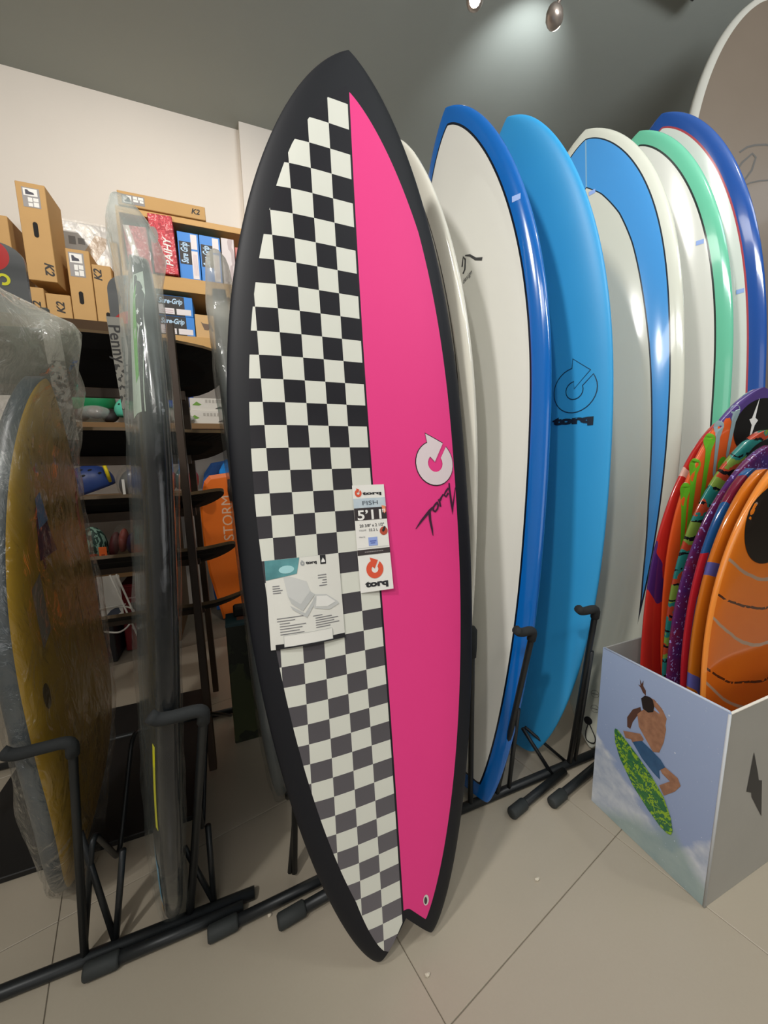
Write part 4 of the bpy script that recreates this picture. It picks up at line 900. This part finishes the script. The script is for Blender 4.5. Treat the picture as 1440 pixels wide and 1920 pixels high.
# blue boxes
m_bluep = M('blue_carton', '#2f86dc', .45); m_blk = M('label_black_brown', '#221d1c', .5); m_script = M('script_pale_blue', '#b7d6f0', .5)
def grip_box(label, x0, z0, x1, z1, y, upright):
    t = thing('bearing_box', label, 'box', ((x0+x1)/2, y, z0), 'blue boxes on the shelf'); W, H = x1-x0, z1-z0
    box('carton_body', (x0, y, z0), (x1, y+.2, z1), m_bluep, t, .0015)
    f, g = fy(y), fy(y-.0006)
    if upright:
        decal('black_label', [rect(x0+.006, z0+H*.32, x0+W*.62, z0+H*.80)], f, m_blk, t, .5, local=False)
        text('brand_lettering', 'Sure Grip', g, x0+W*.44, z0+H*.34, None, H*.44, m_script, t, .03, .3, rot=math.pi/2, local=False, squash=1.8)
        decal('white_label', [rect(x0+W*.62, z0+H*.66, x0+W*.92, z0+H*.97), rect(x0+W*.62, z0+.006, x0+W*.92, z0+H*.62)], f, M('label_white', '#e6dfe0', .5), t, .5, local=False)
        decal('label_lines', [rect(x0+W*.70+i*W*.05, z0+H*.1, x0+W*.715+i*W*.05, z0+H*.55) for i in range(4)], g, M('label_pink_ink', '#c9aab2', .5), t, .5, local=False)
    else:
        decal('black_label', [rect(x0, z0, x0+W*.76, z1-.002)], f, m_blk, t, .5, local=False)
        text('brand_lettering', 'Sure-Grip', g, x0+W*.03, z0+H*.60, None, W*.68, m_script, t, .03, .3, local=False, squash=1.3)
        decal('white_label', [rect(x0+W*.02, z0+H*.07, x0+W*.46, z0+H*.36), rect(x0+W*.02, z0+H*.36, x0+W*.16, z0+H*.52), rect(x0+W*.52, z0+H*.07, x0+W*.94, z0+H*.36)], g, M('label_white', '#e6dfe0', .5), t, .5, local=False)
        decal('label_lines', [rect(x0+W*.08, z0+H*.14, x0+W*.42, z0+H*.17), rect(x0+W*.08, z0+H*.24, x0+W*.42, z0+H*.27)], fy(y-.0012), M('label_pink_ink', '#c9aab2', .5), t, .5, local=False)
    return t
grip_box('upright blue box with a black script label, beside the red box', -.172, 1.9255, -.074, 2.150, 2.37, True)
grip_box('upright blue box with a black script label, right of its twin', -.070, 1.9255, .030, 2.150, 2.37, True)
tag(box('white_pack', (.036, 2.37, 1.9255), (.10, 2.55, 2.155), patmat('white_pack_print', lambda nt: mixc(nt, noisex(nt, 30, 2, stretch=(1, 1, .2)).gt(.55), '#d9cfcf', '#b9a9aa'), .5), None, .002), 'whitish pack at the right end of the upper shelf', 'box')
tag(box('pink_pack', (.104, 2.37, 1.9255), (.15, 2.5, 2.12), M('pink_pack', '#c9706a', .5), None, .002), 'pinkish pack beside the black board edge', 'box')
grip_box('blue box with a black script label lying on top of another', -.290, 1.7375, -.128, 1.835, 2.37, False)
grip_box('blue box with a black script label directly on the lower shelf', -.288, 1.6405, -.126, 1.7365, 2.37, False)
kp = thing('pad_box', 'small tan box printed with a knee pad picture', 'box', (-.075, 2.37, 1.64))
box('carton_body', (-.122, 2.37, 1.6405), (-.026, 2.55, 1.757), M('tan_carton', '#d3ab74', .6), kp, .0015)
decal('pad_picture', [[(-.095, 1.722), (-.085, 1.714), (-.055, 1.712), (-.050, 1.722), (-.046, 1.710), (-.034, 1.680), (-.040, 1.676), (-.052, 1.697), (-.060, 1.680), (-.080, 1.682), (-.088, 1.704)]], fy(2.37), M('print_mocha', '#6b5442', .5), kp, .5, local=False)
tag(box('blue_pack', (-.035, 2.58, 1.6405), (.06, 2.72, 1.80), m_bluep, None, .004), 'blue pack at the back right of the lower shelf', 'box')
# generic bowl / helmet shells
def dome(name, mat, rx, ry, rz, par=None, loc=(0, 0, 0), cutz=-.35, rot=(0, 0, 0), n=22, m=12, thick=.012):
    V, F = [], []
    def shell(k):
        for i in range(m+1):
            ph = math.pi/2 - (math.pi/2 - math.asin(cutz))*i/m
            for j in range(n):
                t = 2*math.pi*j/n; V.append((rx*k*math.cos(ph)*math.cos(t), ry*k*math.cos(ph)*math.sin(t), rz*k*math.sin(ph) if k == 1 or i < m else rz*math.sin(ph)))
    shell(1); shell(1-thick/rx); S = (m+1)*n
    for i in range(m):
        for j in range(n):
            a, b, c, d = i*n+j, i*n+(j+1) % n, (i+1)*n+(j+1) % n, (i+1)*n+j
            F.append((a, d, c, b)); F.append((S+a, S+b, S+c, S+d))
    for j in range(n): F.append((m*n+j, S+m*n+j, S+m*n+(j+1) % n, m*n+(j+1) % n))
    mt = Matrix.Translation(loc) @ Matrix.Rotation(rot[2], 4, 'Z') @ Matrix.Rotation(rot[1], 4, 'Y') @ Matrix.Rotation(rot[0], 4, 'X')
    o = mk(name, [mt @ Vector(v) for v in V], F, mat, par, True); return o, mt
def helmet(label, loc, col, s=1.0, rot=(0, 0, 0), strap=None):
    t = thing('helmet', label, 'helmet', loc)
    m = M('helmet_'+col.strip('#'), col, .42)
    o, mt = dome('shell', m, .120*s, .095*s, .105*s, t, (loc[0], loc[1], loc[2]+.045*s), -.38, rot)
    holes = M('vent_dark', '#0b0b10', .7)
    for th, ph in ((-2.0, .75), (-1.55, .95), (-1.1, .75), (-1.57, .55), (-2.3, .4), (-.85, .4)):
        c = Vector((.120*s*math.cos(ph)*math.cos(th), .095*s*math.cos(ph)*math.sin(th), .105*s*math.sin(ph))); nn = c.normalized(); a = nn.cross(Vector((0, 0, 1))).normalized(); b = nn.cross(a)
        V = [mt @ (c*1.012 + a*.012*s*math.cos(k) + b*.006*s*math.sin(k)) for k in (2*math.pi*i/10 for i in range(10))]
        mk('vent', V, orient(V, [tuple(range(10))], mt.to_3x3() @ nn), holes, t)
    if strap: tube('strap', [mt @ Vector(p) for p in ((.095*s, -.055*s, -.02*s), (.105*s, -.075*s, .03*s), (.110*s, -.06*s, .075*s))], .009*s, M('strap_yellow', strap, .5), t, 6)
    return t
helmet('deep blue helmet with vents and a yellow strap, on the middle shelf', (-.676, 2.36, .835), '#27407f', .92, (0, -.35, .2), '#e8d21c')
helmet('green helmet at the left of the upper dark shelf', (-.70, 2.62, 1.28), '#1f8a55', 1.0, (.3, 0, .1))
helmet('red helmet half hidden behind the printed strap', (-.46, 2.645, 1.255), '#a83434', .9)
helmet('mint turquoise helmet low behind the second deck', (-.462, 2.45, 1.19+.03), '#5fcfb2', .75)
helmet('bright blue helmet beside the stack of white boxes', (-.262, 2.55, 1.30), '#2f5bc0', .75, (.4, 0, 0))
bg = thing('bagged_helmet', 'grey helmet inside a clear plastic bag on the middle shelf', 'helmet', (-.48, 2.36, .80))
dome('shell', M('helmet_grey', '#6a6b6b', .4), .072, .068, .085, bg, (-.478, 2.36, .865), -.6)
dome('plastic_bag', film2, .085, .08, .105, bg, (-.478, 2.36, .875), -.70, thick=.003)
box('label_card', (-.520, 2.283, .80), (-.508, 2.285, .90), WHITEP, bg, .0); 
def lump_bag(label, loc, s, cols, mat):
    t = thing('bagged_pads', label, 'bag', loc)
    for i, c in enumerate(cols):
        a = Vector(loc) + Vector(((i-len(cols)/2+.5)*s[0]*.5, .01*(i % 2), s[2]*.5+(.012 if i % 2 else -.004)))
        dome('pad', M('pad_'+c.strip('#'), c, .6), s[0]*.30, s[1]*.5, s[2]*.42, t, a, -.8, (.3*i, .2, 0), 14, 8)
    dome('plastic_bag', mat, s[0]*.62, s[1]*.75, s[2]*.62, t, (loc[0], loc[1], loc[2]+s[2]*.5), -.9, thick=.003, n=18, m=10)
lump_bag('bag of dark red pads on the upper dark shelf', (-.635, 2.44, 1.195), (.13, .10, .075), ('#3d1518', '#5a1c22', '#1c1515'), film2)
lump_bag('clear bag with red and teal pads right of the bagged helmet', (-.262, 2.38, .80), (.11, .12, .15), ('#8c2a30', '#2c5d5c', '#a03238'), film2)
lump_bag('small crumpled clear bag in front of the white boxes', (-.225, 2.42, 1.193), (.10, .07, .035), ('#b9b6ae', '#a8a59d'), film2)
def white_box(label, z0, z1, x0, x1, y):
    t = thing('lid_box', label, 'box', ((x0+x1)/2, y, z0), 'stacked white boxes')
    box('carton_body', (x0, y, z0), (x1, y+.16, z1), M('white_carton', '#dcd8d0', .5), t, .0015)
    decal('leaf_print', [[(x0+.012, z0+.030), (x0+.035, z0+.050), (x0+.06, z0+.034), (x0+.045, z0+.028)]], fy(y), M('print_leaf', '#6c9a3a', .5), t, .5, local=False)
    decal('dark_mark', [[(x1-.062, z0+.012), (x1-.035, z0+.026), (x1-.018, z0+.022), (x1-.022, z0+.012)]], fy(y), M('print_mark', '#3a3836', .5), t, .5, local=False)
    decal('print_lines', [rect(x0+.08+i*.018, z0+.045, x0+.092+i*.018, z0+.062) for i in range(5)], fy(y), M('print_line_grey', '#b5b0a8', .5), t, .5, local=False)
white_box('white carton with a leaf print, lower of two in the stack', 1.1905, 1.265, -.205, .01, 2.44)
white_box('white carton with a leaf print, upper of two in the stack', 1.2655, 1.335, -.19, .0, 2.45)
# baskets, crates and tags lower down
bk = thing('wire_basket', 'basket of green netting and orange gear on the low shelf', 'basket', (-.65, 2.24, .45))
m_net = patmat('green_net', lambda nt: mixc(nt, noisex(nt, 60, 4, stretch=(1, 1, .35)).gt(.52), '#1f3a33', '#86a898'), .5)
dome('net_bag', m_net, .062, .065, .10, bk, (-.662, 2.24, .575), -.8, n=18)
dome('orange_gear', M('gear_rust', '#a3401c', .6), .03, .03, .035, bk, (-.645, 2.165, .520), -.8, n=12, m=8)
for z in (.455, .50, .545):
    tube('basket_wire', rounded([(-.745, 2.155, z), (-.592, 2.155, z), (-.592, 2.33, z), (-.745, 2.33, z), (-.745, 2.155, z)], .02, 4), .003, M('wire_dark_green', '#39443c', .5), bk, 6)
for x in (-.745, -.705, -.665, -.63, -.592): tube('basket_wire', [(x, 2.155, .452), (x, 2.155, .548)], .0022, M('wire_dark_green', '#39443c', .5), bk, 6)
ot = box('price_card', (-.615, 2.145, .475), (-.583, 2.148, .588), M('card_orange', '#f06a24', .5), None, .001); tag(ot, 'bright orange price card hanging on the basket', 'tag')
decal('card_slots', [rect(-.606, .505+i*.02, -.592, .513+i*.02) for i in range(3)], fy(2.145), M('card_orange_dark', '#a83f14', .5), ot, .5, local=False)
lump_bag('dark red gloves hanging beside the basket', (-.535, 2.24, .50), (.075, .08, .16), ('#4d1216', '#7a2a1a', '#2b1a3a'), film2)
m_tagk = M('tag_charcoal', '#2b2b2e', .5)
for lab, x0, z0, x1, z1 in (('charcoal swing tag with a white house mark, upper one', -.470, .572, -.415, .628), ('charcoal swing tag with a white house mark above the red crate', -.452, .352, -.402, .425)):
    t = box('swing_tag', (x0, 2.17, z0), (x1, 2.173, z1), m_tagk, None, .0008); tag(t, lab, 'tag', 'charcoal swing tags')
    cx, cz = (x0+x1)/2, z0+.022
    decal('house_mark', ribbon([(cx-.009, cz-.006), (cx-.011, cz+.004), (cx, cz+.012), (cx+.011, cz+.004), (cx+.009, cz-.006)], .004, True), fy(2.17), WHITEP, t, .5, local=False)
tag(box('black_bag', (-.50, 2.26, .4505), (-.40, 2.46, .60), M('bag_black', '#131212', .7), None, .012, seg=2), 'black soft case on the low shelf behind the upper swing tag', 'bag')
rc = thing('crate', 'dark red plastic crate with a black slot on the floor', 'crate', (-.49, 2.3, 0))
m_crate = M('crate_red', '#7c1d22', .45)
box('crate_body', (-.580, 2.24, .0), (-.405, 2.44, .36), m_crate, rc, .006)
decal('slot', [rect(-.535, .205, -.440, .262)], fy(2.24), m_slot, rc, .5, local=False)
decal('brand_lines', [rect(-.545, .285, -.445, .293), rect(-.53, .16, -.45, .168)], fy(2.24), M('print_pale_red', '#b98f8c', .5), rc, .5, local=False)
tube('crate_lip', [(-.583, 2.238, .352), (-.402, 2.238, .352)], .006, m_crate, rc, 6)
wrk = thing('wire_rack', 'white bent wire rack with a small poster beside the red crate', 'rack', (-.6, 2.1, 0))
m_ww = M('wire_white', '#d9d6cf', .4)
tube('wire', [(-.655, 2.08, .46), (-.640, 2.08, .0045)], .0042, m_ww, wrk, 6); tube('wire', [(-.56, 2.06, .47), (-.43, 2.02, .0045)], .0042, m_ww, wrk, 6); tube('wire', [(-.535, 2.06, .47), (-.405, 2.02, .0045)], .0042, m_ww, wrk, 6)
tube('wire', rounded([(-.65, 2.08, .20), (-.52, 2.00, .20), (-.47, 2.06, .27), (-.52, 2.10, .30), (-.655, 2.09, .30)], .05), .0042, m_ww, wrk, 6)
tube('wire', [(-.650, 2.09, .30), (-.52, 2.09, .31)], .003, m_ww, wrk, 6)
pp = box('poster', (-.625, 2.10, .235), (-.535, 2.102, .455), M('poster_white', '#cfccc6', .5), wrk, 0)
decal('poster_picture', [[(-.605, .262), (-.585, .285), (-.555, .30), (-.545, .27), (-.565, .255)]], fy(2.10), M('print_slate_blue', '#3e4452', .5), pp, .5, local=False)
tag(box('black_box', (-.70, 2.14, .0), (-.595, 2.36, .30), M('black_plastic', '#17161a', .5), None, .004), 'black plastic box on the floor behind the white wire rack', 'box')
# bodyboards leaning at the wall
def bodyboard(label, pts, y0, lean, th, mats, wtop=0):
    """outline given as x,z in the board's plane, leaning back from the floor"""
    n = len(pts); V = []
    for d in (0, th):
        for k in (.94, 1.0) if d == 0 else (1.0, .94):
            cx = sum(p[0] for p in pts)/n; cz = sum(p[1] for p in pts)/n
            for x, z in pts: V.append((cx+(x-cx)*k, y0 + (cz+(z-cz)*k)*lean + d + (.008 if (k == 1.0 and d == 0) else (-.008 if k == 1.0 else 0)), max(cz+(z-cz)*k, .002)))
    F = [tuple(range(n)), tuple(3*n+i for i in range(n))[::-1]]; fm = [0, 1]
    for r in range(3):
        for i in range(n): F.append((r*n+i, r*n+(i+1) % n, (r+1)*n+(i+1) % n, (r+1)*n+i)); fm.append(0 if r == 0 else 1)
    bm = bmesh.new(); vs = [bm.verts.new(v) for v in V]
    for f, m_ in zip(F, fm): bm.faces.new([vs[i] for i in f]).material_index = m_
    bmesh.ops.recalc_face_normals(bm, faces=bm.faces)
    return tag(from_bm('bodyboard', bm, mats), label, 'bodyboard')
OB = [(-.146, .010), (-.203, .30), (-.228, .56), (-.222, .73), (-.190, .862), (-.160, .895), (.0, .915), (.16, .895), (.19, .862), (.222, .73), (.228, .56), (.203, .30), (.146, .010), (.06, .035), (-.06, .035)]
OB = [(x+.035, z) for x, z in OB]
ob = bodyboard('bright orange bodyboard leaning on the back wall', OB, 2.435, .06, .045, [M('bodyboard_orange', '#fb7a1e', .42), M('bodyboard_violet_edge', '#2a1c6a', .5)])
text('brand_lettering', 'STORM', lambda a, b, d=0: (a, 2.4345+b*.06-d, b), -.012, .50, None, .27, M('print_peach', '#f4cdb0', .5), ob, .0, rot=math.pi/2, local=False)
tube('leash', [(-.015, 2.478, .87), (-.02, 2.475, .80), (-.012, 2.472, .74)], .010, M('leash_black', '#1b1416', .6), ob, 8)
BB = [(-.17, .004), (-.21, .40), (-.22, .70), (-.18, .90), (-.13, .965), (0, .985), (.13, .965), (.18, .90), (.22, .70), (.21, .40), (.17, .004)]
bodyboard('bright azure bodyboard behind the orange one', [(x*.72+.06, z*1.02) for x, z in BB], 2.53, .045, .040, [M('bodyboard_azure', '#1296f5', .4), M('bodyboard_azure_edge', '#7cc6f2', .4)])
bodyboard('darker blue bodyboard nearest the wall', [(x*.9+.0, z*1.0) for x, z in BB], 2.62, .045, .040, [M('bodyboard_blue', '#3b78cc', .4), M('bodyboard_blue_edge', '#2a569a', .4)])
# camouflage carton behind the checkered board
cm = thing('camouflage_carton', 'tall dark camouflage carton with a teal top behind the checkered board', 'box', (.03, 1.3, 0))
m_camo = patmat('camo_print', lambda nt: mixc(nt, noisex(nt, 9, 3, stretch=(1, 1, .5)).gt(.52), mixc(nt, noisex(nt, 14, 3).gt(.5), '#1d2317', '#2c3320'), '#3c4426'), .5)
box('carton_body', (-.056, 1.32, 0), (.125, 1.425, .442), m_camo, cm, .002)
box('teal_lid', (-.057, 1.319, .436), (.126, 1.426, .4445), M('lid_teal', '#2b4f57', .45), cm, .001)
decal('orange_print', [rect(-.02, 1.35, .03, 1.39)], lambda a, b, d=0: (a, b, .4450+d), M('print_rust', '#8c5a48', .5), cm, .5, local=False)
box('black_pouch', (-.030, 1.375, .4445), (.05, 1.42, .480), M('pouch_black', '#16130f', .6), cm, .006)
# bits of paper on the floor
for i, (lab, x, y, z) in enumerate((('crumb of paper on the floor between the board tail and the carton', .606, .575, 0), ('crumb of paper on the floor near the bottom edge', .285, .526, 0), ('tiny paper crumb on the floor by the rack foot', .008, .745, 0))):
    bm = bmesh.new(); bmesh.ops.create_icosphere(bm, subdivisions=1, radius=.006)
    for v in bm.verts: v.co = Vector((v.co.x*(1.3-i*.2), v.co.y*.7, max(v.co.z*.6+.003, 0))) + Vector((noise.noise(v.co*300)*.002, 0, 0))
    o = from_bm('paper_crumb', bm, M('crumb', '#cfc6b4', .8)); o.location = (x, y, .0004); tag(o, lab, 'litter', 'paper crumbs')
# ceiling spot lamps
m_al = M('lamp_brushed_metal', '#b8aaa0', .3, .7); m_lens = M('lamp_bulb', '#fff4e0', .3, emit='#fff1d8', estr=14)
trk = thing('ceiling_track', 'dark lighting track on the ceiling above the frame', 'track', (1.2, 1.35, CEIL))
box('rail', (.5, 1.28, CEIL-.035), (2.0, 1.315, CEIL), M('track_dark', '#2c2b2a', .5), trk, .002)
for x in (.85, 1.3): box('adapter', (x, 1.275, CEIL-.075), (x+.09, 1.32, CEIL-.035), M('track_dark', '#2c2b2a', .5), trk, .004)
def spot_lamp(label, x, y, z, aim, lit):
    t = thing('spot_lamp', label, 'lamp', (x, y, z), 'ceiling spot lamps'); d = Vector(aim).normalized(); p = Vector((x, y, z))
    tube('stem', [(x+.03, 1.30, CEIL-.07), (x+.012, y-.02, z+.05), p + Vector((0, 0, .012))], .0075, m_al, t, 8)
    bm = bmesh.new(); bm_tube(bm, [p-d*.036, p-d*.032, p-d*.02, p, p+d*.018, p+d*.03, p+d*.034], [.004, .014, .026, .033, .031, .026, .022], 18); from_bm('housing', bm, m_al, t, True)
    bm = bmesh.new(); bm_tube(bm, [p+d*.0345, p+d*.040], [.021, .014], 14); from_bm('bulb', bm, m_lens, t, True)
    return t
spot_lamp('clear metal spot lamp hanging over the blue boards', 1.318, 1.40, 2.715, (.75, .45, -.35), True)
spot_lamp('bright spot lamp at the top edge left of the other one', 1.000, 1.48, 2.730, (-1, -1.48, -1.72), True)
light('lamp_glow', 'SPOT', (1.340, 1.46, 2.72), (1.49, 1.90, CEIL), 13, (.93, .98, 1), spot_size=math.radians(82), spot_blend=1.0, shadow_soft_size=.02)
